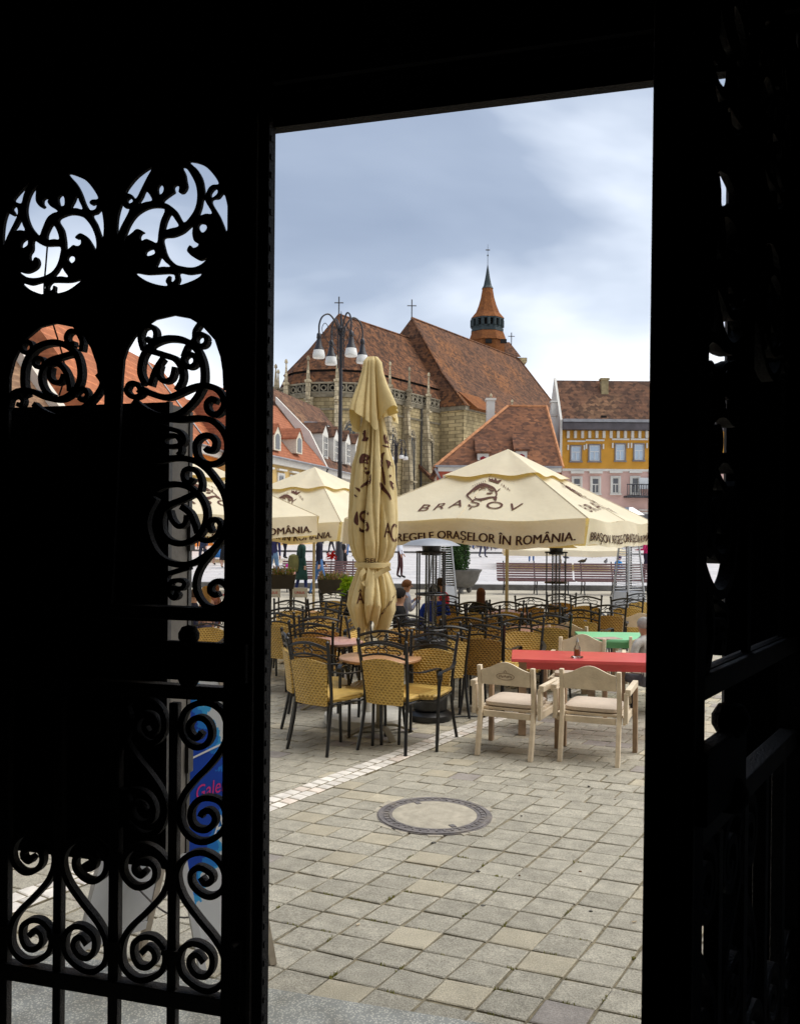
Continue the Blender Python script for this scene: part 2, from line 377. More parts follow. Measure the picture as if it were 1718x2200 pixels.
for c, _ in big:
    o = bpy.data.objects.new('paving_tile', TM[RR.choices(range(7), [5, 5, 5, 5, 5, 2.2, .35])[0]]); col.objects.link(o); o.parent = pave
    o.location = (c.x, c.y, RR.uniform(-.003, .002)); o.rotation_euler = (RR.uniform(-.010, .010), RR.uniform(-.010, .010), RR.uniform(-.012, .012))
rb = MB()
for c, _ in rest:
    if c.y > 16: continue
    dz = RR.uniform(-.004, .003); rb.mi = RR.choices(range(3), [14, 2, 1])[0]
    x, y = PB/2-.005, PA/2-.005; e = .005
    P = lambda p, q, z: c+BD*p+AD*q+V(0, 0, z)
    g = [(-x, -y), (x, -y), (x, y), (-x, y)]
    rb.loft([[P(p, q, -.02) for p, q in g], [P(p, q, dz-e) for p, q in g], [P(p-math.copysign(e, p), q-math.copysign(e, q), dz) for p, q in g]])
stuff(rb.build('paving_tiles', [m_tile, m_tile2, m_tile3], pave))
fp = MB(); fp.add([(-300, 15.9, -.006), (300, 15.9, -.006), (300, KERB, -.006), (-300, KERB, -.006)], [(0, 1, 2, 3)])
fo = fp.build('far_paving', m_far, pave)
# the strips beside the white setts, and the white setts themselves
SM = [tilemesh('sett', [m_sett, m_sett, m_sett, m_sett2][k], .096, .090, .03, .004, .004, 20+k, False) for k in range(4)]
strip_l = MB()
for r in (-1, 1):
    for k in range(-28, 60):
        c = s0+SD*(.1*k+(.04 if r > 0 else 0))+SN*(r*.052)
        if not (3.0 < c.y < 12): continue
        if (c-t0).dot(TN) > .05: continue
        o = bpy.data.objects.new('sett', SM[RR.choices(range(4), [4, 4, 4, .9])[0]]); col.objects.link(o); o.parent = pave
        o.location = (c.x, c.y, .006+RR.uniform(-.001, .002)); o.rotation_euler = (0, 0, math.atan2(SN.y, SN.x)+RR.uniform(-.03, .03))
sb = MB(); sb.prism([s0-SD*3+SN*.104, s0+SD*6+SN*.104, s0+SD*6-SN*.104, s0-SD*3-SN*.104], (0, 0, -.02), (0, 0, .0025)); sb.build('sett_bed', m_joint, pave)
# manhole
m_iron = M('cast_iron', (.19, .175, .175), .65, .3, 20, .4, 90, metal=.2, blot=.5, bsc=9, dirt=(.30, .26, .2))
m_conc = M('manhole_concrete', (.44, .40, .32), .9, .2, 12, .3, 120, blot=.3, bsc=14)
mh = thing('manhole_cover', 'round manhole cover with concrete fill and grey iron ring in the paving', 'manhole', MH); mh.scale = (1.09, 1.09, 1)
b = MB()
for r0, r1, z in ((.250, .268, .009), (.274, .300, .008), (.306, .330, .010)):
    n = 48; b.loft([[V(r*math.cos(2*PI*k/n), r*math.sin(2*PI*k/n), zz) for r, zz in ((r0, -.02), (r0, z), (r1, z), (r1, -.02))] for k in range(n+1)], caps=False)
b.lathe([(.338, -.015), (.338, .0045), (.01, .0045)], 48)
for k in range(40):
    a = 2*PI*k/40; b.box((.285*math.cos(a), .285*math.sin(a), .009), (.022, .012, .006), a)
b.build('ring', m_iron, mh)
b = MB(); b.lathe([(.249, -.02), (.249, .008), (.22, .009), (.005, .009)], 40); b.build('fill', m_conc, mh, smooth=True)
for a in (2.0, 2.0+PI):
    MB().box((.225*math.cos(a), .225*math.sin(a), .010), (.04, .03, .006), a).build('lifting_slot', m_iron, mh)
b = MB()
for k in range(17):
    a = 2*PI*k/17+RR.uniform(-.12, .12)
    if k % 3 == 0: continue
    b.box(MH+V(.365*math.cos(a), .365*math.sin(a), -.004), (RR.uniform(.05, .08), RR.uniform(.07, .15), .014), a+RR.uniform(-.3, .3))
stuff(b.build('infill_mortar', m_conc, pave))
# threshold and passage floor
m_terr = terrazzo('terrazzo', (.30, .31, .29), (.66, .64, .56), 110)
m_thr = terrazzo('worn_concrete', (.34, .33, .28), (.52, .5, .42), 60)
a_, b_ = t0-TD*6, t0+TD*6
th = MB(); th.prism([a_, b_, b_+TN*1.2, a_+TN*1.2], (0, 0, -.03), (0, 0, .010)); struct(th.build('threshold', m_terr))
pf = MB(); pf.add([(-3, -4.2, -.004), (3, -4.2, -.004), (3, 2.75, -.004), (-3, 2.75, -.004)], [(0, 1, 2, 3)])
m_dark = M('dark_plaster', (.012, .012, .015), .9, .3, 6, .4, 30)  # near-black colour puts the passage's shade into walls, floor and ceiling
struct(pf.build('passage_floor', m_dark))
# moss and litter in joints
m_moss = M('moss', (.20, .19, .04), .95, .4, 60)
ms = MB()
for k in range(150):
    i, j = RR.randint(-3, 14), RR.randint(-3, 9); ax = RR.random() < .5
    c = O0+BD*PB*(i+(RR.random() if ax else 0))+AD*PA*(j+(0 if ax else RR.random()))
    if (c-t0).dot(TN) > -.05 or (c-MH).length < .4: continue
    for q in range(RR.randint(3, 8)):
        p = c+(BD if ax else AD)*RR.uniform(-.03, .03)+V(RR.uniform(-.004, .004), RR.uniform(-.004, .004), 0); h = RR.uniform(.002, .007)
        ms.tube([p+V(0, 0, -.012), p+V(RR.uniform(-.008, .008), RR.uniform(-.008, .008), h)], [.004, .001], 4)
stuff(ms.build('joint_moss', m_moss, pave))
# litter and gum
lt = MB()
for k in range(46):
    c = O0+BD*RR.uniform(-.4, 3.2)+AD*RR.uniform(-.3, 4.5)
    if (c-t0).dot(TN) > -.05: continue
    a = RR.uniform(0, 6.3); lt.mi = RR.choice((0, 0, 1, 2)); r = RR.uniform(.004, .012)
    if lt.mi == 2: lt.tube([c+V(0, 0, .006), c+V(.022*math.cos(a), .022*math.sin(a), .006)], .0035, 5)
    else: lt.prism([c+V(r*(1+.4*math.sin(j*2.1))*math.cos(a+j*PI/4), r*.8*math.sin(a+j*PI/4), 0) for j in range(8)], (0, 0, -.004), (0, 0, .0045))
stuff(lt.build('litter', [M('gum', (.10, .095, .085), .8), M('leaf_scrap', (.16, .09, .04), .8), M('filter_tip', (.6, .5, .36), .8)], pave))
# kerb and raised square
m_kerb = M('kerb_stone', (.13, .125, .12), .85, .3, 3, .2, 40)
m_plaza = None
def plazamat():
    m, n, N, L, B = newmat('square_paving'); B.inputs['Roughness'].default_value = .6
    t = N.new('ShaderNodeTexCoord'); mp = N.new('ShaderNodeMapping'); mp.inputs['Rotation'].default_value = (0, 0, math.radians(-8)); L.new(t.outputs['Object'], mp.inputs[0])
    br = N.new('ShaderNodeTexBrick'); L.new(mp.outputs[0], br.inputs[0]); br.inputs['Scale'].default_value = 1; br.inputs['Brick Width'].default_value = 1.1; br.inputs['Row Height'].default_value = .8; br.inputs['Mortar Size'].default_value = .035
    br.inputs['Color1'].default_value = (.68, .66, .66, 1); br.inputs['Color2'].default_value = (.62, .60, .60, 1); br.inputs['Mortar'].default_value = (.54, .52, .52, 1)
    sx = N.new('ShaderNodeSeparateXYZ'); L.new(mp.outputs[0], sx.inputs[0])
    a = N.new('ShaderNodeMath'); a.operation = 'MULTIPLY'; a.inputs[1].default_value = .31; L.new(sx.outputs[1], a.inputs[0])
    f = N.new('ShaderNodeMath'); f.operation = 'FRACT'; L.new(a.outputs[0], f.inputs[0])
    g = N.new('ShaderNodeMath'); g.operation = 'GREATER_THAN'; g.inputs[1].default_value = .82; L.new(f.outputs[0], g.inputs[0])
    mx = N.new('ShaderNodeMixRGB'); L.new(g.outputs[0], mx.inputs[0]); L.new(br.outputs[0], mx.inputs[1]); mx.inputs[2].default_value = (.70, .68, .67, 1)
    ns = N.new('ShaderNodeTexNoise'); ns.inputs['Scale'].default_value = 1.5; ns.inputs['Detail'].default_value = 6; L.new(t.outputs['Object'], ns.inputs[0])
    r = N.new('ShaderNodeValToRGB'); r.color_ramp.elements[0].position = .3; r.color_ramp.elements[0].color = (.7, .7, .7, 1); L.new(ns.outputs[0], r.inputs[0])
    m2 = N.new('ShaderNodeMixRGB'); m2.blend_type = 'MULTIPLY'; m2.inputs[0].default_value = .8; L.new(mx.outputs[0], m2.inputs[1]); L.new(r.outputs[0], m2.inputs[2])
    L.new(m2.outputs[0], B.inputs['Base Color']); return m
m_plaza = plazamat()
pl = MB()
Ys = [KERB+.3, 51.98]
pl.add([(-300, Ys[0], gz(Ys[0])), (300, Ys[0], gz(Ys[0])), (300, Ys[1], gz(Ys[1])), (-300, Ys[1], gz(Ys[1]))], [(0, 1, 2, 3)])
pl.add([(-300, 52.3, gz(52.3)), (300, 52.3, gz(52.3)), (300, 420, gz(110)+1), (-300, 420, gz(110)+1)], [(0, 1, 2, 3)])
struct(pl.build('square', m_plaza))
kb = MB(); kb.box2((-120, KERB, -.05), (120, KERB+.32, gz(KERB)+.008)); ko = struct(kb.build('kerb', m_kerb))
kb = MB(); kb.box2((-120, 51.9, 0), (120, 52.32, gz(52.1)+.01)); struct(kb.build('step', m_kerb))

# ================================================================ gateway, gates
m_black = M('black_iron', (.007, .0065, .007), .7, .4, 40, .5, 160, spec=.12)
m_rust = M('worn_iron', (.020, .016, .013), .6, .5, 30, .5, 200, spec=.25)
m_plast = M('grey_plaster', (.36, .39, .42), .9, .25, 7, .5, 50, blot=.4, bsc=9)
GA = math.radians(15.3); D0 = 2.45
P0 = at(578, 1148, D0); GN = V(math.sin(GA), math.cos(GA), 0); GD = V(math.cos(GA), -math.sin(GA), 0)
def gq(px, py):                       # picture point -> (u, v) in the gate plane
    d = ray(px, py); t = V(P0.x, P0.y, 0).dot(GN)/d.dot(GN); p = V(0, 0, H)+d*t
    return ((p-V(P0.x, P0.y, 0)).dot(GD), p.z)
def zq(ox, oy, s): return lambda x, y: gq(ox+x/s, oy+y/s)
UL = -1.04                              # hinge side of a leaf
hinge = V(P0.x, P0.y, 0)+GD*gq(1700, 1300)[0]
def gw(u, out, z): p = V(P0.x, P0.y, 0)+GD*u+GN*out; return V(p.x, p.y, z)
vl = gq(600, 268)[1]; uR = gq(1700, 1300)[0]; uB = gq(1572, 1300)[0]
gate_way = thing('gateway', 'dark masonry gateway passage framing the view of the square', 'gateway', (0, 0, 0))
b = MB()
def slab(b, u0, u1, o0, o1, z0, z1):
    b.hexa([gw(u0, o0, z0), gw(u1, o0, z0), gw(u1, o1, z0), gw(u0, o1, z0), gw(u0, o0, z1), gw(u1, o0, z1), gw(u1, o1, z1), gw(u0, o1, z1)])
slab(b, UL-2.2, UL-.16, 0, .08, 0, 4.2); slab(b, uR+.01, uR+2.4, 0, .25, 0, 4.2); slab(b, UL-.16, uR+.01, 0, .08, vl+.09, 4.2)
slab(b, uB, uR+.01, .18, .25, 0, 4.2)
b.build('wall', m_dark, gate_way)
m_fac = M('facade_render', (.42, .36, .27), .9, .12, 1.5, .1, 20)
b = MB(); slab(b, -26, UL-.16, .081, .10, 0, 13); slab(b, uR+.011, 26, .251, .27, 0, 13); slab(b, UL-.16, uR+.011, .081, .10, vl+.10, 13)
b.build('street_facade', m_fac, gate_way)
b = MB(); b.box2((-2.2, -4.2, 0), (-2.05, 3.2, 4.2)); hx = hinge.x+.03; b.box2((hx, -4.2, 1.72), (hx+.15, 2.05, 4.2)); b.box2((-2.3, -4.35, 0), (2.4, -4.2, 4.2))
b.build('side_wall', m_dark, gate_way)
b = MB(); b.box2((hx, -4.2, 0), (hx+.15, 2.05, 1.72)); b.build('lit_lower_wall', m_plast, gate_way)  # paler plaster stands in for light falling on the lower wall
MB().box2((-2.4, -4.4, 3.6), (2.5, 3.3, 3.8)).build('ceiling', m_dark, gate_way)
b = MB(); slab(b, UL, uR, .012, .05, vl, vl+.09); slab(b, .02, uR, -.05, -.031, vl+.095, vl+.13)
b.build('lintel', m_black, gate_way)
def leaf(sg, name, label, loc, rz):
    g = thing(name, label, 'gate', loc, rz, None)
    X = lambda u: u*sg
    def bx(b, u0, u1, y0, y1, v0, v1): b.box2((X(u0), y0, v0), (X(u1), y1, v1))
    # pierced upper sheet
    z1 = zq(0, 330, 3.2808); z2 = zq(0, 640, 3.2808); z3 = zq(250, 850, 4.3667); z4 = zq(250, 1300, 3.972); z5 = zq(0, 1780, 2.843)
    holes1 = [
     [(215,215),(160,265),(120,310),(108,335),(150,355),(165,345),(175,300),(195,250)],
     [(310,205),(250,250),(215,310),(197,390),(205,460),(235,530),(285,580),(305,540),(340,460),(380,425),(415,410),(365,375),(345,345),(350,325),(330,318),(312,330),(310,355),(322,375),(300,385),(265,345),(262,290),(270,240)],
     [(440,295),(418,315),(422,350),(430,370),(460,370),(465,335),(458,308)],
     [(550,300),(530,340),(510,385),(550,388),(590,395),(568,340)],
     [(487,145),(545,215),(580,280),(610,360),(640,400),(680,395),(690,355),(655,365),(640,350),(655,330),(700,320),(670,260),(620,200),(560,165)],
     [(720,400),(690,425),(658,440),(690,500),(728,600),(740,540),(735,460)],
     [(65,415),(40,490),(30,600),(38,650),(60,590),(110,490),(135,430),(132,390),(115,372),(95,390),(105,410),(115,430),(100,440),(80,430)],
     [(155,470),(130,510),(108,550),(150,543),(185,545),(172,510)],
     [(380,505),(355,540),(340,580),(345,610),(390,606),(425,605),(410,545)],
     [(420,475),(460,445),(520,432),(590,450),(640,500),(675,570),(688,640),(680,685),(655,640),(620,590),(575,565),(540,590),(548,605),(575,605),(578,640),(555,655),(525,648),(500,668),(475,680),(470,620),(455,540)],
     [(200,605),(165,625),(155,655),(170,670),(205,645)],
     [(245,615),(290,640),(330,655),(430,658),(432,720),(410,790),(370,840),(310,870),(250,880),(190,870),(140,835),(180,845),(220,840),(270,810),(285,770),(270,735),(250,740),(240,760),(222,750),(220,715),(240,680)],
     [(500,720),(482,745),(510,775),(535,760),(535,735)],
     [(440,800),(415,835),(392,870),(440,868),(488,872),(466,838)],
     [(165,915),(230,930),(320,912),(318,990),(250,975),(200,950)],
     [(400,910),(370,915),(350,945),(360,970),(378,960),(385,935),(400,940),(405,985),(480,970),(550,925),(583,890),(500,910)],
     [(1080,100),(1010,140),(950,195),(895,275),(930,290),(955,320),(975,310),(1005,250),(1040,180)],
     [(1140,220),(1118,245),(1125,290),(1150,285),(1162,250)],
     [(1035,265),(1010,310),(985,358),(1035,345),(1080,330)],
     [(925,315),(902,335),(920,355),(945,340)],
     [(865,360),(840,440),(832,520),(838,575),(860,520),(920,400),(885,385)],
     [(1290,100),(1310,145),(1318,190),(1325,240),(1300,280),(1268,278),(1270,240),(1250,225),(1230,240),(1235,275),(1215,290),(1155,340),(1200,365),(1250,410),(1300,488),(1350,445),(1385,380),(1397,300),(1385,220),(1350,150),(1320,110)],
     [(1340,60),(1390,110),(1430,180),(1445,260),(1452,300),(1475,250),(1505,225),(1548,215),(1500,140),(1430,80)],
     [(1440,320),(1425,380),(1410,440),(1455,428),(1500,425),(1465,360)],
     [(1520,250),(1490,285),(1500,315),(1535,290),(1540,265)],
     [(1580,285),(1545,318),(1505,325),(1500,355),(1550,440),(1580,510),(1595,550),(1608,540),(1615,450),(1605,350)],
     [(1168,400),(1110,382),(1040,395),(970,440),(920,510),(890,590),(882,650),(895,600),(940,560),(975,535),(1020,555),(1000,570),(990,595),(1005,618),(1040,605),(1080,620),(1115,630),(1125,560),(1140,480)],
     [(1210,432),(1188,465),(1175,500),(1170,540),(1215,530),(1265,515),(1245,475)],
     [(1420,495),(1402,515),(1412,545),(1440,560),(1465,530),(1455,505)],
     [(1362,510),(1300,560),(1230,590),(1160,600),(1165,660),(1190,730),(1240,780),(1300,800),(1370,805),(1430,780),(1472,735),(1420,755),(1380,740),(1345,715),(1325,685),(1345,650),(1365,668),(1395,660),(1405,640),(1375,620),(1362,570)],
     [(1080,675),(1040,690),(1032,715),(1060,725),(1100,705)],
     [(1140,735),(1122,770),(1110,805),(1155,800),(1205,800),(1172,768)],
     [(960,845),(1040,855),(1120,852),(1200,848),(1235,860),(1240,890),(1220,908),(1205,895),(1205,865),(1185,880),(1175,905),(1185,935),(1110,925),(1030,895)],
     [(1270,845),(1340,855),(1420,845),(1415,870),(1350,905),(1265,930),(1275,890)]]
    def lin(p): return p
    arch_l = [z2(*p) for p in ((75,700),(78,560),(105,450),(140,375),(200,285),(290,210),(400,182),(515,205),(600,270),(650,360),(688,470),(700,560),(745,600))]
    bot = gq(230, 1296)[1]
    arch_l = arch_l+[(arch_l[-1][0], bot), (arch_l[0][0], bot)]
    arch_r = [z2(*p) for p in ((870,560),(880,440),(905,360),(950,285),(1010,215),(1100,155),(1230,125),(1340,145),(1430,200),(1520,300),(1560,420),(1575,520),(1580,650),(1625,655))]
    ur = gq(492, 900)[0]
    arch_r = arch_r[:-1]+[(ur, arch_r[-1][1]), (ur, bot), (arch_r[0][0]-.03, bot)]
    cu = bpy.data.curves.new('sheet', 'CURVE'); cu.dimensions = '2D'; cu.fill_mode = 'BOTH'; cu.extrude = .006
    def spl(pts):
        s = cu.splines.new('POLY'); s.points.add(len(pts)-1)
        for k, p in enumerate(pts): s.points[k].co = (X(p[0]), p[1], 0, 1)
        s.use_cyclic_u = True
    topv = vl+.03
    spl([(UL, bot-.02), (ur+.02, bot-.02), (ur+.02, topv), (UL, topv)])
    for h in holes1: spl([p for p in catmull([z1(*q) for q in h], 4, True)])
    spl(arch_l); spl(arch_r)
    co = bpy.data.objects.new('c', cu); col.objects.link(co); dg = bpy.context.evaluated_depsgraph_get(); dg.update()
    me = bpy.data.meshes.new_from_object(co.evaluated_get(dg)); bpy.data.objects.remove(co)
    for v in me.vertices: v.co = (v.co.x, v.co.z, v.co.y)
    me.materials.clear(); me.materials.append(m_black)
    po = bpy.data.objects.new('pierced_panel', me); col.objects.link(po); po.parent = g
    # scrollwork
    K = 2.5/F
    R2 = lambda pts: [z2(*p) for p in pts]
    def circ(c, r, z, n=14): return [z(c[0]+r*math.cos(2*PI*k/n), c[1]+r*math.sin(2*PI*k/n)) for k in range(n+1)]
    st = []
    def S(z, w_, *pts): st.append(([z(*p) for p in pts], w_*K, .010))
    S(z2, 14, (200,700),(180,600),(190,480),(240,385),(310,335),(400,318),(480,340),(550,400),(580,500),(572,600),(530,690))
    S(z2, 13, (70,770),(85,710),(120,670),(180,655),(250,665),(340,705),(430,718),(500,690),(545,640))
    S(z2, 12, (525,395),(440,420),(360,450),(310,520),(305,600),(340,670),(390,700))
    S(z2, 12, (345,470),(420,465),(475,520),(498,590),(505,660))
    S(z2, 11, (372,490),(365,560),(400,600),(445,590),(462,540))
    st.append((circ((203,352),40,z2), 10*K, .009)); st.append((circ((290,460),34,z2), 9*K, .009))
    S(z2, 11, (585,380),(592,310),(560,250),(510,240),(482,280),(500,330),(540,325))
    S(z2, 10, (60,790),(75,720),(130,695),(175,720),(165,760),(135,750))
    S(z2, 11, (530,695),(565,655),(610,648),(630,690),(600,725),(570,705))
    S(z2, 12, (700,540),(735,600),(705,670),(640,745),(560,800),(480,830),(400,838),(310,800),(250,750))
    S(z2, 14, (1035,610),(1002,530),(1018,420),(1075,340),(1150,300),(1220,290),(1310,305),(1390,360),(1432,440),(1447,530),(1440,620),(1400,700),(1340,770),(1270,822),(1180,842),(1100,825),(1030,790),(955,735))
    S(z2, 13, (1050,370),(1110,388),(1180,410),(1245,435),(1290,500),(1295,580),(1255,655))
    S(z2, 12, (1160,430),(1105,515),(1070,625))
    S(z2, 11, (1140,475),(1128,545),(1165,590),(1220,570),(1242,490))
    S(z2, 11, (1040,640),(1000,690),(945,700),(905,660),(925,610),(975,610),(1000,650),(985,675))
    S(z2, 13, (1010,650),(1070,675),(1140,698),(1210,702),(1290,670),(1370,635),(1450,622),(1525,640),(1575,690),(1590,755),(1560,810),(1515,825),(1475,795),(1470,745),(1505,715),(1540,735))
    S(z2, 11, (1020,370),(1000,290),(1018,220),(1070,203),(1108,240),(1102,300),(1065,312),(1045,285))
    S(z2, 10, (1415,190),(1385,240),(1378,300),(1330,350),(1300,420))
    st.append((circ((1425,302),42,z2), 10*K, .009)); st.append((circ((1347,445),45,z2), 11*K, .009))
    S(z3, 13, (170,60),(280,160),(400,205),(520,222),(640,228),(780,215),(900,235),(1000,320),(1050,430),(1045,550),(980,625),(890,645),(800,610),(760,530),(765,440),(820,385),(890,380),(940,430),(930,500),(880,520),(850,490))
    S(z3, 13, (330,605),(420,612),(530,590),(640,590),(760,620),(860,690),(950,800),(1020,920),(1050,1060),(1050,1200),(1010,1330),(930,1430),(820,1520),(700,1580),(560,1580),(440,1530),(360,1440),(310,1320),(290,1200),(315,1080),(380,960))
    S(z3, 13, (390,880),(470,842),(570,832),(680,855),(760,910),(830,1000),(858,1110),(840,1220),(790,1310),(700,1370),(600,1388),(510,1360),(450,1290),(432,1180),(455,1080),(525,1020),(625,980),(735,928))
    S(z3, 13, (620,1040),(700,1100),(740,1180),(775,1290))
    S(z3, 11, (510,1080),(540,1170),(600,1228),(660,1200),(672,1120))
    S(z3, 11, (800,900),(812,820),(780,730),(720,688),(660,700),(640,750),(660,808),(710,812),(730,775))
    S(z3, 11, (790,1340),(860,1362),(940,1330),(985,1260),(980,1190),(930,1160),(885,1190),(890,1240),(912,1280))
    S(z3, 12, (960,1390),(900,1480),(820,1580),(770,1680),(755,1790),(790,1900),(860,1975),(950,1988),(1030,1940),(1058,1850),(1030,1770),(960,1740),(900,1780),(895,1840),(940,1870),(972,1855))
    S(z3, 10, (700,1610),(560,1650),(490,1680),(480,1740),(530,1800),(620,1810),(655,1770),(630,1735),(540,1740),(510,1800),(520,1870),(560,1900),(590,1870),(560,1850))
    S(z3, 10, (400,280),(500,310),(600,340),(650,390),(650,440),(600,470),(500,480),(455,440),(480,390),(560,378),(610,420),(620,520),(590,560))
    b = MB()
    for pts, wd, th_ in st: b.strip([(X(p[0]), p[1]) for p in catmull(pts, 4)], wd, -.012, .012)
    b.build('scrollwork', m_black, g)
    # lower scrolls: one part for each scroll
    bc = gq(373, 1700)[0]
    units = [[(950,1000),(920,920),(860,860),(780,830),(690,840),(610,890),(570,980),(570,1080),(620,1170),(700,1210),(780,1180),(820,1100),(800,1010),(740,960),(670,970),(630,1030),(650,1100),(700,1130),(740,1080)],
             [(955,1010),(955,1080),(940,1160),(880,1270),(790,1380),(690,1480),(600,1590),(555,1690)],
             [(555,1680),(550,1800),(590,1920),(680,2000),(780,2010),(880,1960),(940,1870),(940,1750),(890,1670),(800,1640),(710,1660),(650,1740),(650,1840),(700,1900),(780,1910),(840,1860),(850,1800),(810,1750),(750,1760),(730,1800)]]
    for mir in (0, 1, 2):
        b = MB()
        for un in units:
            pts = [z4(*p) for p in un]
            if mir: pts = [(2*bc-p[0], p[1]) for p in pts]
            if mir == 2: pts = [(2*(bc-.16)-p[0]-.0, p[1]) for p in pts]
            b.strip([(X(p[0]), p[1]) for p in catmull(pts, 5)], 13*K, -.011, .011)
        b.build('scroll', m_black, g)
    u1 = [[(330,260),(300,320),(220,410),(130,500),(85,580),(75,680),(100,750),(160,800),(230,800),(300,760),(325,690),(310,610),(260,560),(200,555),(150,590),(145,660),(175,720),(225,730),(265,690),(260,640),(225,615),(190,650)],
          [(330,270),(345,180),(320,100),(260,40),(190,20),(120,50),(85,120),(95,200),(150,258),(210,258),(262,215),(265,150),(220,110),(160,130),(155,170),(190,195),(215,165)]]
    bars = [gq(p, 2000)[0] for p in (12, 128, 247, 373)]; sp = (bars[3]-bars[0])/3
    for k in range(-1, 4):
        b = MB()
        for un in u1:
            pts = [z5(*p) for p in un]
            if k % 2: pts = [(2*bars[1]-p[0]+(k-1)*sp, p[1]) for p in pts]
            else: pts = [(p[0]+k*sp, p[1]) for p in pts]
            b.strip([(X(p[0]), p[1]) for p in catmull(pts, 5)], 13*K, -.011, .011)
        b.build('scroll', m_rust, g)
    railv = gq(245, 2100)[1]
    for k in range(-1, 4):
        u = bars[0]+k*sp; b = MB(); bx(b, u-.0145 if k % 2 else u-.017, u+.0145 if k % 2 else u+.017, -.013, .013, .03, gq(247, 1500)[1] if k >= 3 else gq(247, 1490)[1]); b.build('bar', m_rust, g, bevel=.003)
        if k < 4:
            b = MB(); bx(b, u-.03, u+.03, -.018, .018, gq(245, 2030)[1], gq(245, 2018)[1]); b.build('collar', m_rust, g)
    def rail(v0, v1, y0=-.02, y1=.02, name='rail'):
        b = MB(); bx(b, UL+.005, ur+.03, y0, y1, v0, v1); b.build(name, m_rust, g, bevel=.003)
    rail(railv-.052, railv-.002); rail(.06, .10)
    rail(gq(400, 1332)[1], gq(400, 1303)[1]); rail(gq(400, 1500)[1], gq(400, 1470)[1])
    # stile with beaded edge, lock
    b = MB(); bx(b, ur, gq(546, 1200)[0], -.025, .025, .03, topv); b.build('stile', m_black, g, bevel=.004)
    b = MB(); bx(b, gq(547, 1200)[0], gq(556, 1200)[0], -.034, -.012, .03, topv); b.build('stile_moulding', m_rust, g, bevel=.003)
    b = MB(); bx(b, gq(546.5, 1200)[0], -.002, -.018, .03, .03, topv); b.build('meeting_stile', m_black, g, bevel=.004)
    b = MB()
    k = .06
    while k < topv: b.box((X(-.001), -.004, k), (.005, .012, .016)); k += .052
    stuff(b.build('bead_strip', m_black, g))
    b = MB(); bx(b, UL, UL+.05, -.025, .025, .03, topv); b.build('hinge_stile', m_black, g)
    lk = MB(); bx(lk, gq(372, 1400)[0], gq(545, 1400)[0], -.05, -.022, gq(450, 1458)[1], gq(450, 1376)[1]); lo = lk.build('lock_box', m_black, g, bevel=.004)
    for py in (1362, 1452):
        c = gq(421, py); MB().lathe([(.001, -.03), (.02, -.025), (.03, -.008), (.03, .008), (.02, .025), (.001, .03)], 14).build('knob', m_black, lo, smooth=True).location = (X(c[0]), -.04, c[1])
    c = gq(527, 2012); b = MB(); b.tube([(X(c[0]), -.02, c[1]), (X(c[0]-.012), -.06, c[1]-.004)], .006, 8); b.tube([(X(c[0]+.004), -.03, c[1]), (X(c[0]+.001), -.032, c[1]-.1), (X(c[0]-.002), -.03, c[1]-.2)], .0018, 5); b.build('latch_pin', m_rust, g)
    for py in (560, 790, 1560, 1770):
        c = gq(497, py); b = MB(); b.lathe([(.001, -.018), (.012, -.012), (.014, 0), (.012, .012), (.001, .018)], 8); o = b.build('stud', m_black, g, smooth=True); o.location = (X(c[0]-.012), 0, c[1])
    return g
leaf(1, 'iron_gate', 'closed black wrought iron gate leaf with pierced roundels and scrolls', gw(0, 0, 0), -GA)
# right leaf: swung inwards towards the viewer
a_ = 1+((1420-CX)/F)**2; kx = (1420-CX)/F
Wd = -UL
bq = -2*(kx*hinge.x+hinge.y); cq = hinge.x**2+hinge.y**2-Wd**2
Yf = (-bq-math.sqrt(bq*bq-4*a_*cq))/(2*a_)
fe = V(kx*Yf, Yf, 0); dv = hinge-fe
rl = leaf(-1, 'iron_gate', 'open black iron gate leaf swung inwards at the right edge', fe, math.atan2(dv.y, dv.x))
rl.rotation_euler.y = math.radians(.8)
# cable hanging outside behind the left roundels
b = MB(); b.tube(catmull([at(108, 470, 2.9), at(100, 560, 2.9), at(96, 640, 2.9), at(116, 700, 2.9), at(140, 790, 2.9), at(128, 850, 2.9)], 6), .003, 5)
tag(b.build('hanging_cable', m_black), 'thin black cable dangling behind the left gate roundels', 'cable')
# display cabinet hung on the outside of the left leaf
m_cab = M('cabinet_black', (.012, .012, .012), .6, .2, 10)
m_alu = M('cabinet_side', (.20, .175, .145), .6, .15, 20, .1, 60)
m_trim = M('cabinet_trim', (.07, .065, .06), .5, .3, 60)
cu1 = gq(336, 1400)[0]; cv0 = gq(170, 1845)[1]-.02; cv1 = gq(200, 872)[1]+.012
cb = thing('display_cabinet', 'tall black backed display cabinet hung outside the left gate leaf', 'cabinet', gw(cu1, .05, cv0), -GA)
Wc = cu1-UL+.02; Hc = cv1-cv0
MB().box2((-Wc, 0, 0), (0, .02, Hc)).build('back_panel', m_cab, cb)
MB().box2((-.012, .021, .005), (0, .13, Hc-.02)).build('side_panel', m_alu, cb)
MB().box2((-.004, .0, -.002), (.008, .0195, Hc+.002)).build('edge_trim', m_trim, cb)
MB().box2((-.02, .131, 0), (.004, .150, Hc-.01)).build('door_frame', m_trim, cb)
MB().box2((-Wc, .131, 0), (-.021, .150, Hc-.01)).build('door', m_alu, cb)
MB().box2((-Wc, .021, Hc-.018), (-.013, .13, Hc)).build('top_panel', m_alu, cb)
MB().box2((-Wc, .021, 0), (-.013, .13, .018)).build('bottom_panel', m_alu, cb)
for z in (.3, 1.0): MB().box((.006, .14, z), (.012, .03, .09)).build('hinge', m_trim, cb)
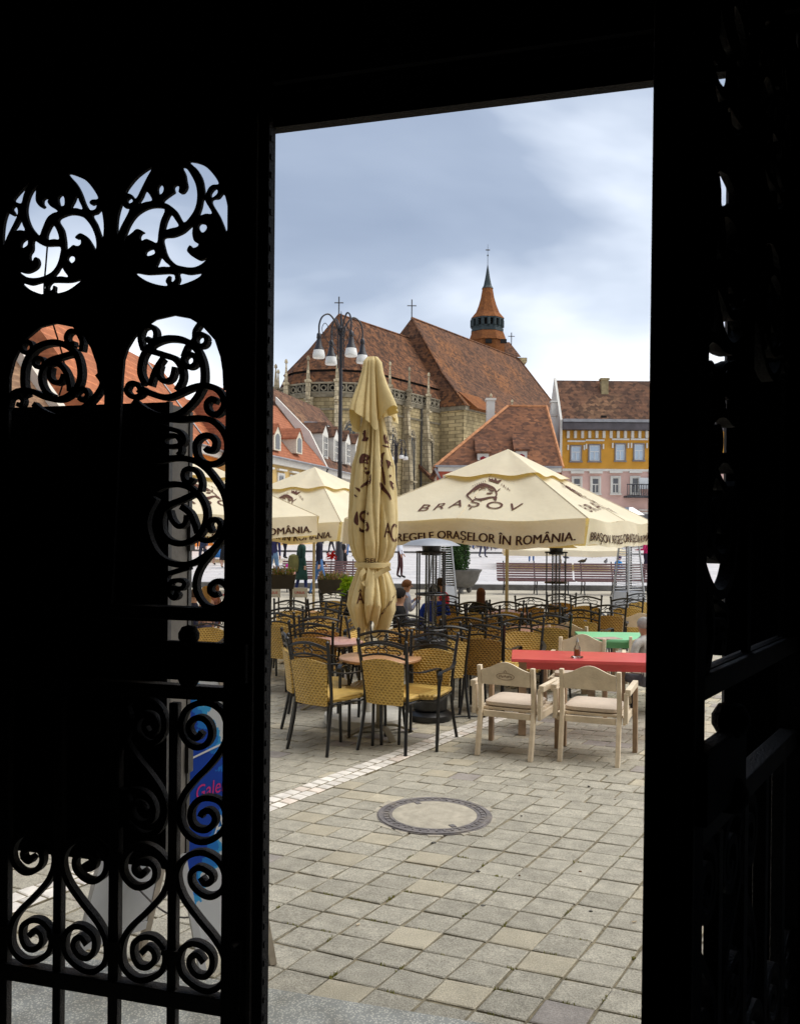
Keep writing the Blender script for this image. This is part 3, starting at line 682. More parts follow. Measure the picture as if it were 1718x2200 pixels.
# A board with blue painted panel
m_white = M('board_white', (.62, .62, .62), .5, .08, 8)
m_wood = M('board_edge', (.42, .36, .28), .7, .2, 20)
def paintmat():
    m, n, N, L, B = newmat('blue_painting'); B.inputs['Roughness'].default_value = .4
    t = N.new('ShaderNodeTexCoord'); sx = N.new('ShaderNodeSeparateXYZ'); L.new(t.outputs['Object'], sx.inputs[0])
    ns = N.new('ShaderNodeTexNoise'); ns.inputs['Scale'].default_value = 14; ns.inputs['Detail'].default_value = 6; L.new(t.outputs['Object'], ns.inputs[0])
    def mth(o, a, b):
        q = N.new('ShaderNodeMath'); q.operation = o
        for k, s in ((0, a), (1, b)):
            if isinstance(s, (int, float)): q.inputs[k].default_value = s
            else: L.new(s, q.inputs[k])
        return q.outputs[0]
    d = mth('ABSOLUTE', mth('SUBTRACT', sx.outputs[2], .70), 0)
    f = mth('ADD', mth('MULTIPLY', d, 1.9), mth('MULTIPLY', sx.outputs[0], 4.0))
    f = mth('ADD', f, mth('MULTIPLY', mth('SUBTRACT', ns.outputs[0], .5), 1.1))
    r = N.new('ShaderNodeValToRGB'); r.color_ramp.interpolation = 'CONSTANT'; E = r.color_ramp.elements
    E[0].position = 0; E[0].color = (.01, .06, .42, 1); E[1].position = .38; E[1].color = (.02, .20, .62, 1)
    q = E.new(.52); q.color = (.05, .38, .75, 1); q = E.new(.62); q.color = (.66, .67, .68, 1)
    L.new(f, r.inputs[0]); L.new(r.outputs[0], B.inputs['Base Color']); return m
m_paint = paintmat()
Rn, Rf, Ln, Lf = gp(432, 2108), gp(594, 2070), gp(152, 2112), gp(310, 2052)
T1 = at(318, 1462, 3.52); T2 = T1+(Rf-Rn); T3 = T1+V(-.03, .03, 0); T4 = T3+(Lf-Ln)
ab = thing('signboard', 'white folding pavement signboard with blue painted panel beside the gate', 'signboard', Rn)
for nm, A1, A2, B1, B2, mp_, mleg in (('front_panel', Rn, Rf, T1, T2, m_paint, m_white), ('rear_panel', Ln, Lf, T3, T4, m_white, m_white)):
    nn = (A2-A1).cross(B1-A1).normalized()
    if nn.y > 0: nn = -nn
    bl = lambda s, h, t: A1.lerp(A2, s).lerp(B1.lerp(B2, s), h)+nn*t-Rn
    def slab2(s0_, s1_, h0, h1, t0_, t1_): return MB().hexa([bl(s0_, h0, t0_), bl(s1_, h0, t0_), bl(s1_, h0, t1_), bl(s0_, h0, t1_), bl(s0_, h1, t0_), bl(s1_, h1, t0_), bl(s1_, h1, t1_), bl(s0_, h1, t1_)])
    o = slab2(.06, .94, .13, .99, -.006, .006).build(nm, mp_, ab)
    slab2(0, .09, 0, 1, -.022, .009).build('leg', mleg, ab); slab2(.91, 1, 0, 1, -.022, .009).build('leg', m_wood, ab)
    slab2(.09, .91, .10, .128, -.012, .009).build('rail', mleg, ab)
    if nm == 'front_panel':
        m_pink = M('pink_paint', (.75, .05, .25), .4, .1); m_wp = M('white_paint', (.8, .8, .8), .4, .1)
        Lw = (A2-A1).length; Lh = (B1-A1).length
        for word, s_0, h, size, mm in (('Galerie', .60, .60, .080, m_pink), ('Artă', .72, .47, .11, m_wp)):
            vs, fs = textmesh(word, size, 0, .35)
            bb = MB(); bb.add([bl(s_0+q.x*.75/Lw, h+(q.y+q.x*.16)/Lh, .008) for q in vs], fs); stuff(bb.build('lettering', mm, o))
        bb = MB()
        for (xa, ha, xb, hb) in ((.1, .70, .78, .76), (.80, .74, .93, .52), (.35, .44, .9, .50), (.9, .50, .86, .56)):
            bb.hexa([bl(xa, ha, .0065), bl(xb, hb, .0065), bl(xb, hb, .0085), bl(xa, ha, .0085), bl(xa+.01, ha+.007, .0065), bl(xb+.01, hb+.007, .0065), bl(xb+.01, hb+.007, .0085), bl(xa+.01, ha+.007, .0085)])
        stuff(bb.build('painted_line', m_wp, o))
e1, e2 = (Ln.lerp(T3, .3)+Lf.lerp(T4, .3))/2-Rn, (Rn.lerp(T1, .25)+Rf.lerp(T2, .25))/2-Rn
b = MB(); b.tube([e1.lerp(e2, k/14)-V(0, 0, .12*math.sin(PI*k/14)) for k in range(15)], .004, 5); b.build('chain', m_iron, ab)
# ================================================================ far setting: hills, church, houses
m_hill = M('wooded_hill', (.055, .085, .05), .95, .5, .09, .8, .4)
b = MB(); hp = []
RH = random.Random(5)
ny = 5
for k in range(81):
    x = -420+k*(10.5)
    hgt = 46+26*math.sin(k*.11+.6)+9*math.sin(k*.37)+RH.uniform(-3, 3)
    if x > -45: hgt *= max(.12, 1-(x+45)/70)
    hp.append([V(x, 330, 0), V(x, 345, hgt*.55+RH.uniform(-2, 2)), V(x, 370, hgt*.9+RH.uniform(-2, 2)), V(x, 400, hgt)])
b.loft(hp, caps=False, closed=False); hl = struct(b.build('hill', m_hill, smooth=True))
hb = MB()
for k in range(2600):
    i = RH.randint(0, 79); s_ = RH.random(); p = hp[i][1].lerp(hp[i][3], s_).lerp(hp[i+1][1].lerp(hp[i+1][3], s_), RH.random())
    if p.z < 8: continue
    r = RH.uniform(1.2, 3.0); hb.add([p+V(r*math.cos(a), r*math.sin(a), -1) for a in (0, 1.6, 3.1, 4.7)]+[p+V(RH.uniform(-.4, .4), 0, r*1.8)], [(0, 1, 4), (1, 2, 4), (2, 3, 4), (3, 0, 4)])
wd = hb.build('wood', M('far_trees', (.05, .085, .045), .95, .5, .3)); stuff(wd)

# ---------------- church
m_stone = stonemat('old_ashlar', (.54, .43, .235), (.15, .12, .07))
m_stone2 = stonemat('pale_ashlar', (.56, .47, .31), (.14, .115, .08), .6, .7, .85)
m_trac = M('tracery_stone', (.24, .21, .15), .9, .35, 1.5, .3, 8)
m_croof = roofmat('church_roof', (.235, .10, .045), (.07, .038, .026), .42, .8, .85, None)
m_nroof = roofmat('nave_roof', (.215, .10, .052), (.08, .046, .033), .42, .8, .8, (.29, .12, .045))
m_spire = roofmat('spire_tiles', (.28, .105, .032), (.19, .07, .03), .35, .5, .5)
m_cop = M('verdigris', (.028, .040, .042), .6, .3, 2)
m_darkwin = glassmat('dark_glass', (.025, .028, .03), .25)
m_metal = M('dark_metal', (.06, .06, .065), .5, .3, 5, metal=.3)
m_void = M('void_dark', (.015, .013, .012), .9)  # near-black colour paints the shade inside openings and gaps
def C(t, w_, z): return V(1.6-.58*t+.815*w_, 140-.815*t-.58*w_, z)
ch = thing('church', 'large gothic stone church with steep brown tiled roofs and slim spire', 'church', (0, 130, 0))
TC = 18.5; RW = 8.0; ang = [math.radians(-90+180*k/7) for k in range(8)]
def apse(r, z, tend=-1): return [C(tend, -r, z)]+[C(TC+r*math.cos(a), r*math.sin(a), z) for a in ang]+[C(tend, r, z)]
b = MB(); b.loft([apse(RW, 0), apse(RW, 20.4)]); b.build('choir_wall', m_stone, ch, world=True)
b = MB(); b.loft([apse(RW+.25, 20.41), apse(RW+.45, 20.9)]); b.loft([apse(RW+.25, 18.6), apse(RW+.35, 18.85)]); b.build('cornice', m_trac, ch, world=True)
b = MB(); b.loft([apse(RW+.12, 20.9), apse(RW+.12, 22.35)]); b.build('parapet_shade_backing', m_void, ch, world=True)  # near-black sheet, painted shade behind the openwork tracery
ap = apse(RW+.38, 0); pw = MB()
for i in range(len(ap)-1):
    p, q = ap[i], ap[i+1]; ln = (q-p).length; d = (q-p).normalized(); n = max(2, round(ln/1.15))
    mid = (p+q)/2
    for k in range(n):
        c = p+d*(ln*(k+.5)/n)
        r = .36
        rg = [V(math.cos(2*PI*j/8), math.sin(2*PI*j/8), 0) for j in range(9)]
        pw.tube([c+d*x.x*r+V(0, 0, 21.6+x.y*r) for x in rg], .11, 4)
        e = p+d*(ln*k/n); pw.tube([e+V(0, 0, 20.9), e+V(0, 0, 22.3)], .13, 4)
    pw.tube([p+V(0, 0, 22.3), q+V(0, 0, 22.3)], .17, 5); pw.tube([p+V(0, 0, 20.98), q+V(0, 0, 20.98)], .15, 5)
pw.build('parapet_tracery', m_trac, ch, world=True)
# choir roofs
b = MB(); b.loft([apse(RW+.5, 22.36), apse(RW-.2, 23.9)]); b.build('lower_roof', m_croof, ch, world=True)
b = MB(); b.loft([apse(RW-.5, 23.9), apse(RW-.55, 24.25)]); b.build('eave_gap_shade', m_void, ch, world=True)  # near-black ring paints the shaded gap between the two roofs
RZ = 33.6
e0 = apse(RW-.1, 24.2); apx = C(TC, 0, RZ); rend = C(-1, 0, RZ); b = MB()
mid_ = [p.lerp(V(apx.x, apx.y, RZ) if 0 < i < len(e0)-1 else rend, .45)-V(0, 0, .35) for i, p in enumerate(e0)]
b.loft([e0, mid_], caps=False, closed=False)
b.loft([mid_, [rend]+[apx]*8+[rend]], caps=False, closed=False)
rf = b.build('choir_roof', m_croof, ch, world=True)
b = MB(); b.tube([apx, rend], .18, 5)
for i in range(1, 9): b.tube([e0[i], mid_[i], apx], .13, 4)
b.build('ridge_tiles', m_croof, rf, world=False).location = (0, 0, 0)
for v_ in rf.children[0].data.vertices: v_.co = v_.co-ch.location
# buttresses and pinnacles
def pinn(b, c, z0, s, h):
    b.lathe([(s, z0), (s, z0+h*.42), (s*1.5, z0+h*.43), (s*1.5, z0+h*.47), (s*.8, z0+h*.48), (s*.25, z0+h*.9), (s*.7, z0+h*.91), (s*.6, z0+h*.96), (s*.1, z0+h)], 4, (c.x, c.y, 0), PI/4)
spots = [(TC+(RW+.8)*math.cos(a), (RW+.8)*math.sin(a), math.cos(a), math.sin(a)) for a in ang[1:-1]]+[(t, s*(RW+.8), 0, s) for t in (TC-.3, TC-5, TC-10) for s in (1, -1)]
for t, w_, dx, dy in spots:
    c = C(t, w_, 0); o_ = C(t+dx, w_+dy, 0)-c; o_.normalize(); s_ = V(-o_.y, o_.x, 0)
    b = MB()
    for (z0, z1, dp, wd_) in ((0, 9.5, 1.3, .95), (9.5, 16, .85, .8), (16, 20.2, .5, .65)):
        P = lambda u, v, z: c-o_*.6+o_*u+s_*v+V(0, 0, z)
        b.hexa([P(0, -wd_/2, z0), P(.6+dp, -wd_/2, z0), P(.6+dp, wd_/2, z0), P(0, wd_/2, z0), P(0, -wd_/2, z1), P(.3+dp*.8, -wd_/2, z1), P(.3+dp*.8, wd_/2, z1), P(0, wd_/2, z1)])
        b.hexa([P(0, -wd_/2-.08, z1-.02), P(.75+dp, -wd_/2-.08, z1-.3), P(.75+dp, wd_/2+.08, z1-.3), P(0, wd_/2+.08, z1-.02), P(0, -wd_/2-.08, z1+.25), P(.75+dp, -wd_/2-.08, z1-.1), P(.75+dp, wd_/2+.08, z1-.1), P(0, wd_/2+.08, z1+.25)])
    bt = b.build('buttress', m_stone2, ch, world=True)
    pb = MB(); pinn(pb, c+o_*.25, 19.6, .42, 6.3); po = pb.build('pinnacle', m_stone2, bt); 
    for v_ in po.data.vertices: v_.co = v_.co-ch.location
# tall traceried windows in each bay
def gothic(p, d, n, wd_, z0, z1):      # centre bottom on the wall line, along d, normal n
    prof = [(-wd_/2, z0), (wd_/2, z0), (wd_/2, z1-wd_*.8), (wd_*.3, z1-wd_*.3), (0, z1), (-wd_*.3, z1-wd_*.3), (-wd_/2, z1-wd_*.8)]
    P = lambda x, z, o: p+d*x+n*o+V(0, 0, z)
    fr = MB(); k = len(prof)
    big_ = [(x*1.28, z if i < 2 else z+.28) for i, (x, z) in enumerate(prof)]
    fr.loft([[P(*big_[i], .02) for i in range(k)], [P(*big_[i], .22) for i in range(k)], [P(*prof[i], .10) for i in range(k)], [P(*prof[i], -.0) for i in range(k)]], caps=False)
    wo = fr.build('window', m_stone2, ch, world=True)
    pn = MB().add([P(x, z, .05) for x, z in prof], [tuple(range(k))]); o = pn.build('pane', m_darkwin, wo)
    for v_ in o.data.vertices: v_.co = v_.co-ch.location
    ml = MB()
    for x in (-wd_/6, wd_/6): ml.tube([P(x, z0, .09), P(x, z1-wd_*.9, .09)], .07, 4)
    ml.tube([P(-wd_/2, z1-wd_*.95, .09), P(0, z1-wd_*.45, .09), P(wd_/2, z1-wd_*.95, .09)], .08, 4)
    ml.tube([P(wd_*.2*math.cos(a), z1-wd_*.38+wd_*.2*math.sin(a), .09) for a in [2*PI*j/10 for j in range(11)]], .06, 4)
    o = ml.build('tracery', m_stone2, wo)
    for v_ in o.data.vertices: v_.co = v_.co-ch.location
full = apse(RW, 0)
for i in range(1, len(full)-2):
    p, q = full[i], full[i+1]; d = (q-p).normalized(); n = V(d.y, -d.x, 0)
    cc = (p+q)/2
    if n.dot(cc-C(TC-4, 0, 0)) < 0: n = -n
    gothic(cc, d, n, 1.5, 6, 17.2)
p, q = full[-2], full[-1]; d = (q-p).normalized(); n = V(.815, -.58, 0)
for s_ in (2.4, 7.2, 12): gothic(p+d*s_, d, n, 1.5, 6, 17)
# rain pipes
b = MB()
for s_ in (0.4, 9.4): b.tube([p+d*s_+n*.25+V(0, 0, 2), p+d*s_+n*.25+V(0, 0, 20.5)], .1, 5)
b.build('rain_pipe', m_metal, ch, world=True)
# nave
WN = 12.5; T0, T1 = 4.0, -37.5; EZ = 20.6; NZ = 37.0
nv = lambda z, e=0: [C(T0+e, -WN-e, z), C(T0+e, WN+e, z), C(T1-e, WN+e, z), C(T1-e, -WN-e, z)]
b = MB(); b.loft([nv(0), nv(EZ)]); b.build('nave_wall', m_stone, ch, world=True)
b = MB(); b.loft([nv(EZ, .4), nv(EZ+.6, .5)]); b.build('cornice', m_trac, ch, world=True)
r0, r1 = C(0, 0, NZ), C(T1+.5, 0, NZ-.3)
e_ = nv(EZ+.6, .7); m1 = [e_[0].lerp(r0, .4)-V(0, 0, .9), e_[1].lerp(r0, .4)-V(0, 0, .9), e_[2].lerp(r1, .4)-V(0, 0, .9), e_[3].lerp(r1, .4)-V(0, 0, .9)]
b = MB(); b.loft([e_, m1, [r0, r0, r1, r1]], caps=False); b.build('nave_roof', m_nroof, ch, world=True)
b = MB(); b.tube([r0, r1], .2, 5); b.tube([e_[1], m1[1], r0], .2, 5); b.tube([e_[2], m1[2], r1], .2, 5); b.build('ridge_tiles', m_nroof, ch, world=True)
for t in (-3, -10, -17):
    c = C(t, WN+.6, 0); b = MB(); b.box(c+V(0, 0, 9), (1.6, 1.6, 18), math.atan2(-.58, .815)); pinn(b, c, 18, .45, 6); b.build('buttress', m_stone2, ch, world=True)
b = MB(); q0, q1, q2 = C(3.2, 7.5, 20.8), C(3.2, 14.4, 20.8), C(3.2, 11, 23.6)
b.loft([[q0, q1, q2], [p+C(-6, 0, 0)-C(0, 0, 0) for p in (q0, q1, q2)]]); b.build('side_gable_roof', m_spire, ch, world=True)
# crosses on the ridges
def cross_(b, p, h, s=.3):
    b.tube([p-V(0, 0, .5), p+V(0, 0, h)], .09, 4); b.tube([p+V(-s*h, 0, h*.66), p+V(s*h, 0, h*.66)], .08, 4)
for p, h in ((apx, 2.6), (r0, 3.0)):
    b = MB(); cross_(b, p, h, .25); b.build('ridge_cross', m_metal, ch, world=True)
# west turret: octagonal tower with gallery and flared spire
TY = 172.0
tx = at(1046, 700, TY).x; zt = lambda py: at(1046, py, TY).z
pxm = TY/F
b = MB(); b.lathe([(39*pxm, zt(800)), (39*pxm, zt(737)), (43*pxm, zt(735)), (36*pxm, zt(716))], 8, (tx, TY, 0), PI/8); tw = b.build('tower', m_spire, ch, world=True)
b = MB(); b.lathe([(36*pxm, zt(715)), (36*pxm, zt(709)), (33*pxm, zt(708)), (33*pxm, zt(703))], 8, (tx, TY, 0), PI/8); b.lathe([(37*pxm, zt(690)), (37*pxm, zt(687))], 8, (tx, TY, 0), PI/8)
for k in range(16):
    a = 2*PI*k/16; c = V(tx+33*pxm*math.cos(a), TY+33*pxm*math.sin(a), 0); b.tube([c+V(0, 0, zt(704)), c+V(0, 0, zt(689))], .35, 6)
b.build('gallery', m_cop, ch, world=True)
b = MB(); b.lathe([(20*pxm, zt(709)), (20*pxm, zt(686))], 8, (tx, TY, 0)); b.build('gallery_shade_core', m_void, ch, world=True)  # near-black core stands in for the gallery's shaded inside
b = MB(); b.lathe([(38*pxm, zt(687)), (27*pxm, zt(674)), (20*pxm, zt(657)), (15*pxm, zt(640)), (11.5*pxm, zt(620))], 8, (tx, TY, 0), PI/8); b.build('spire_skirt', m_spire, ch, world=True)
b = MB(); b.lathe([(13*pxm, zt(620.5)), (12*pxm, zt(619)), (9*pxm, zt(614)), (5*pxm, zt(595)), (.6*pxm, zt(568)), (.5*pxm, zt(551)), (2*pxm, zt(549)), (.4*pxm, zt(546)), (.3*pxm, zt(525))], 8, (tx, TY, 0), PI/8); b.build('spire', m_cop, ch, world=True)
b = MB(); c = V(tx, TY, zt(537)); b.tube([c-V(4.5*pxm, 0, 0), c+V(4.5*pxm, 0, 0)], .12, 4); b.build('spire_cross', m_metal, ch, world=True)
for px in (1049, 1081):
    b = MB(); b.box(at(px, 733, TY-3.6)+V(0, 0, 0), (1.2, .6, .75)); b.build('dormer_opening', m_void, tw).location = -ch.location
b = MB(); b.loft([[at(1078, 735, TY+2), at(1094, 735, TY+2), at(1094, 735, TY+8), at(1078, 735, TY+8)], [at(1086, 768, TY-3), at(1119, 767, TY-3), at(1119, 767, TY+10), at(1086, 768, TY+10)]]); b.build('tower_side_roof', m_nroof, ch, world=True)
b = MB(); b.box2(at(1088, 768, TY-2), at(1115, 800, TY+9)); b.build('tower_base', m_stone, ch, world=True)
b = MB(); cross_(b, at(1098, 738, TY+1), 2.2); b.build('ridge_cross', m_metal, ch, world=True)
# low lean-to on the choir
b = MB(); a0 = [C(7, 8, 9.5), C(-3, 8, 9.5)]
b.loft([[C(9, 8.1, 11.5), C(9, 13.5, 7.0), C(9, 13.5, 0), C(9, 8.1, 0)], [C(-2, 8.1, 11.5), C(-2, 13.5, 7.0), C(-2, 13.5, 0), C(-2, 8.1, 0)]]); b.build('sacristy_wall', m_stone, ch, world=True)
b = MB(); b.loft([[C(9.5, 8.05, 12.2), C(9.5, 14.1, 6.9), C(9.5, 14.1, 6.6), C(9.5, 8.05, 11.6)], [C(-2.5, 8.05, 12.2), C(-2.5, 14.1, 6.9), C(-2.5, 14.1, 6.6), C(-2.5, 8.05, 11.6)]]); b.build('sacristy_roof', m_nroof, ch, world=True)

# ---------------- houses
def fixloc(o, root):
    for v_ in o.data.vertices: v_.co = v_.co-root.location
m_wht = M('white_trim', (.68, .66, .60), .8, .08, 2)
m_sash = M('sash_paint', (.66, .68, .68), .6, .08, 3)
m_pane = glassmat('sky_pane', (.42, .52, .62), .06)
m_paned = glassmat('dim_pane', (.05, .05, .06), .1)
m_grey = M('grey_frame', (.22, .21, .22), .7, .15, 2)
m_zinc = M('zinc_gutter', (.28, .28, .29), .5, .2, 2, metal=.3)
def window(root, p, d, n, wd_, h, m_fr=None, pane=None, surround=.18, head=.0, cols=2, transom=.62, m_sur=None, sill=True):
    """p: bottom centre on the wall; d along, n out"""
    m_fr = m_fr or m_sash; pane = pane or m_pane; m_sur = m_sur or m_wht
    P = lambda x, z, o: p+d*x+n*o+V(0, 0, z)
    def bx(b, x0, x1, z0, z1, o0, o1): b.hexa([P(x0, z0, o0), P(x1, z0, o0), P(x1, z0, o1), P(x0, z0, o1), P(x0, z1, o0), P(x1, z1, o0), P(x1, z1, o1), P(x0, z1, o1)])
    b = MB(); s = surround; hw = wd_/2
    bx(b, -hw-s, -hw, -.02, h+s, -.05, .10); bx(b, hw, hw+s, -.02, h+s, -.05, .10); bx(b, -hw, hw, h, h+s, -.05, .10)
    if sill: bx(b, -hw-s-.06, hw+s+.06, -.14, -.02, -.05, .18)
    if head: bx(b, -hw-s-.1, hw+s+.1, h+s+head*.55, h+s+head, -.05, .26)
    o = b.build('window', m_sur, root, world=True)
    b = MB(); t = .075
    bx(b, -hw, -hw+t, 0, h, -.03, .05); bx(b, hw-t, hw, 0, h, -.03, .05); bx(b, -hw+t, hw-t, 0, t, -.03, .05); bx(b, -hw+t, hw-t, h-t, h, -.03, .05)
    if transom: bx(b, -hw+t, hw-t, h*transom-.04, h*transom+.04, -.03, .055)
    for k in range(1, cols): x = -hw+wd_*k/cols; bx(b, x-.035, x+.035, t, h*(transom or 1)-.04, -.03, .052)
    fixloc(b.build('frame', m_fr, o), root)
    b = MB(); bx(b, -hw+.02, hw-.02, .02, h-.02, -.02, .02); fixloc(b.build('pane', pane, o), root)
    return o
# yellow and pink building on the right
m_yel = M('ochre_render', (.62, .31, .045), .85, .12, .8, .1, 10, blot=.2, bsc=.6, dirt=(.42, .2, .03))
m_pnk = M('pink_render', (.66, .44, .38), .85, .1, .8, .1, 10, blot=.2, bsc=.7, dirt=(.5, .33, .28))
m_broof = roofmat('brown_tiles', (.22, .11, .065), (.08, .05, .04), .3, .7, .75, (.32, .18, .10))
m_broof2 = roofmat('rust_tiles', (.235, .10, .05), (.10, .05, .035), .3, .7, .75, (.35, .15, .07))
m_oroof = roofmat('orange_tiles', (.60, .22, .10), (.36, .12, .06), .26, .45, .3, (.42, .16, .08), rows=2.2)
m_oroof2 = roofmat('salmon_tiles', (.50, .19, .10), (.27, .10, .06), .22, .4, .3, None, rows=1.2)
m_croof2 = roofmat('old_brown_tiles', (.36, .22, .13), (.20, .11, .07), .24, .5, .4, None, rows=1.6)
m_brick = M('chimney_render', (.30, .24, .13), .9, .25, 3, .2, 20)
m_dkband = M('dark_cornice', (.09, .08, .085), .7, .2, 2)
m_lead = M('dark_metal_roof', (.16, .17, .19), .5, .3, 3, metal=.3)
YE = 72.0
def wz(px, py, Y): return at(px, py, Y)
eb = thing('townhouse', 'ochre townhouse with pink lower floor and long brown tiled roof at right', 'building', (at(1390, 1100, YE).x, YE, 0))
xl, xr = at(1207, 950, YE).x, at(1590, 950, YE).x
ze, zs, zg = at(1290, 918, YE).z, at(1290, 1010, YE).z, gz(YE)
X1 = V(1, 0, 0); N1 = V(0, -1, 0)
MB().box2((xl, YE, zs), (xr, YE+5, ze)).build('upper_wall', m_yel, eb, world=True)
MB().box2((xl, YE, zg-.2), (xr, YE+5, zs-.002)).build('lower_wall', m_pnk, eb, world=True)
zr = at(1290, 818, YE+2.4).z
b = MB(); zE = at(1290, 908, YE-.5).z
b.loft([[V(xl-.1, YE-.55, zE), V(xl-.1, YE+2.4, zr), V(xl-.1, YE+5.4, zE)], [V(xr, YE-.55, zE), V(xr, YE+2.4, zr), V(xr, YE+5.4, zE)]]); b.build('roof', m_broof, eb, world=True)
MB().box2((xl-.1, YE-.75, at(1290, 925, YE).z), (xr, YE+.02, at(1290, 909, YE).z-.06)).build('cornice', m_dkband, eb, world=True)
MB().box2((xl-.1, YE-.82, at(1290, 908, YE).z-.05), (xr, YE-.5, at(1290, 903, YE).z)).build('gutter', m_zinc, eb, world=True)
MB().box2((xl, YE-.08, zs-.1), (xr, YE-.004, zs+.1)).build('string_course', m_wht, eb, world=True)
b = MB(); zg0 = at(1201, 1000, YE-.1).z
b.prism([V(xl-.18, YE-.6, zg0), V(xl-.18, YE-.65, zE+.2), V(xl-.18, YE+2.4, zr+.25), V(xl-.18, YE+5.4, zE+.2), V(xl-.18, YE+5.4, zg0)], (-.12, 0, 0), (.06, 0, 0)); b.build('gable_wall', m_wht, eb, world=True)
b = MB(); c = at(1297, 838, YE+1.7); b.box((c.x, c.y, c.z), (.6, .55, 1.7)); b.box((c.x, c.y, c.z+.9), (.76, .7, .16)); b.build('chimney', m_brick, eb, world=True)
b = MB(); c = at(1297, 899, YE-.3); b.box((c.x, c.y+.25, c.z+.1), (.45, .35, .3)); b.build('roof_hatch', m_void, eb, world=True)
for px, w_, h0, h1 in ((1236, 20, 990, 959), (1276, 22, 990, 957), (1331, 19, 989, 955), (1371, 19, 988, 955), (1412, 19, 988, 955), (1452, 19, 988, 955)):
    p = at(px, h0, YE); hh = at(px, h1, YE).z-p.z
    window(eb, p, X1, N1, w_/F*YE, hh, m_sash, m_pane, .10, 0, 2, .6, m_grey)
    bb = MB()
    for s in (-1, 1): bb.box((p.x+s*(w_/F*YE/2+.28), YE-.1, p.z+hh-.1), (.12, .16, .42))
    bb.box((p.x, YE-.1, p.z+hh+.42), (w_/F*YE+.7, .2, .13)); bb.build('window_hood', m_wht, eb, world=True)
for k in range(18):
    px = 1219+k*15.3; c = at(px, 934, YE); MB().box((c.x, YE-.12, c.z), (.22, .26, .6)).build('bracket', m_wht, eb, world=True)
for px, w_, h0, h1 in ((1238, 16, 1060, 1027), (1278, 16, 1060, 1027), (1321, 15, 1060, 1026), (1363, 15, 1060, 1026), (1405, 15, 1060, 1026)):
    p = at(px, h0, YE); window(eb, p, X1, N1, w_/F*YE, at(px, h1, YE).z-p.z, m_wht, m_paned, .14, .42, 2, .58)
b = MB(); c = at(1372, 1068, YE)
b.box((c.x, YE-.55, c.z), (2.6, 1.1, .15))
for k in range(14): b.box((c.x-1.25+k*.19, YE-1.05, c.z+.5), (.05, .05, .95))
b.box((c.x, YE-1.05, c.z+1.0), (2.6, .07, .08)); b.build('balcony', m_metal, eb, world=True)
b = MB(); c = at(1382, 1039, YE); b.box((c.x, YE-.25, c.z), (.95, .12, .95)); b.build('round_logo_sign', m_sash, eb, world=True)
b = MB(); b.box2((xl+.1, YE-.06, zg), (xr, YE-.005, zg+1.0)); b.build('plinth', m_grey, eb, world=True)
for px in (1215, 1260, 1305, 1345, 1390):
    p = at(px, 1120, YE); p.z = zg+.1; window(eb, p, X1, N1, 1.1, 2.4, m_grey, m_paned, .15, .2, 1, .75, sill=False)
# rust-roofed house
YD = 64.0
hb_ = thing('townhouse', 'low house with steep rust brown hipped roof and two small dormers', 'building', (at(1060, 1100, YD).x, YD, 0))
xl2, xr2 = at(934, 1000, YD).x, at(1203, 1000, YD).x; z2e = at(1060, 1004, YD).z; zr2 = at(1140, 873, YD+7).z
m_cream = M('cream_render', (.60, .54, .46), .85, .1, .8); m_redp = M('red_panel', (.42, .10, .06), .8, .15, 2)
MB().box2((xl2+.5, YD, gz(YD)-.2), (xr2, YD+13, z2e)).build('wall', m_cream, hb_, world=True)
b = MB(); E_ = [V(xl2, YD-.5, z2e), V(xr2+.1, YD-.5, z2e), V(xr2+.1, YD+14, z2e), V(xl2, YD+14, z2e)]
ra = V(at(1090, 872, YD+7).x, YD+7, zr2); rb_ = V(xr2+.1, YD+7, zr2)
b.loft([E_, [ra, rb_, rb_, ra]], caps=False); b.build('roof', m_broof2, hb_, world=True)
b = MB(); b.tube([E_[0], ra, rb_], .14, 5); b.tube([rb_, E_[1]], .12, 5); b.build('ridge_tiles', M('ridge_tile', (.45, .20, .09), .85, .3, 3), hb_, world=True)
MB().box2((xl2+.2, YD-.45, z2e-.35), (xr2, YD-.002, z2e-.02)).build('cornice', m_wht, hb_, world=True)
MB().box2((xl2, YD-.72, z2e-.06), (xr2, YD-.5, z2e+.08)).build('gutter', m_zinc, hb_, world=True)
b = MB(); c = at(934, 1006, YD-.5); b.tube([c, c+V(.25, 0, -.5), c+V(.45, .45, -.8), c+V(.45, .45, -4)], .1, 6); b.build('rain_pipe', m_zinc, hb_, world=True)
b = MB(); c = at(950, 1028, YD)
for px in (944, 964, 985, 1006, 1030, 1055, 1080, 1110, 1140, 1170): 
    c = at(px, 1035, YD-.02); MB().box((c.x, YD-.02, c.z), (.42, .1, 1.6)).build('red_panel', m_redp, hb_, world=True)
MB().box2((xl2+.5, YD-.05, at(1000, 1016, YD).z-.15), (xr2, YD-.01, at(1000, 1016, YD).z+.25)).build('red_frieze', m_redp, hb_, world=True)
slope = (zr2-z2e)/7.5
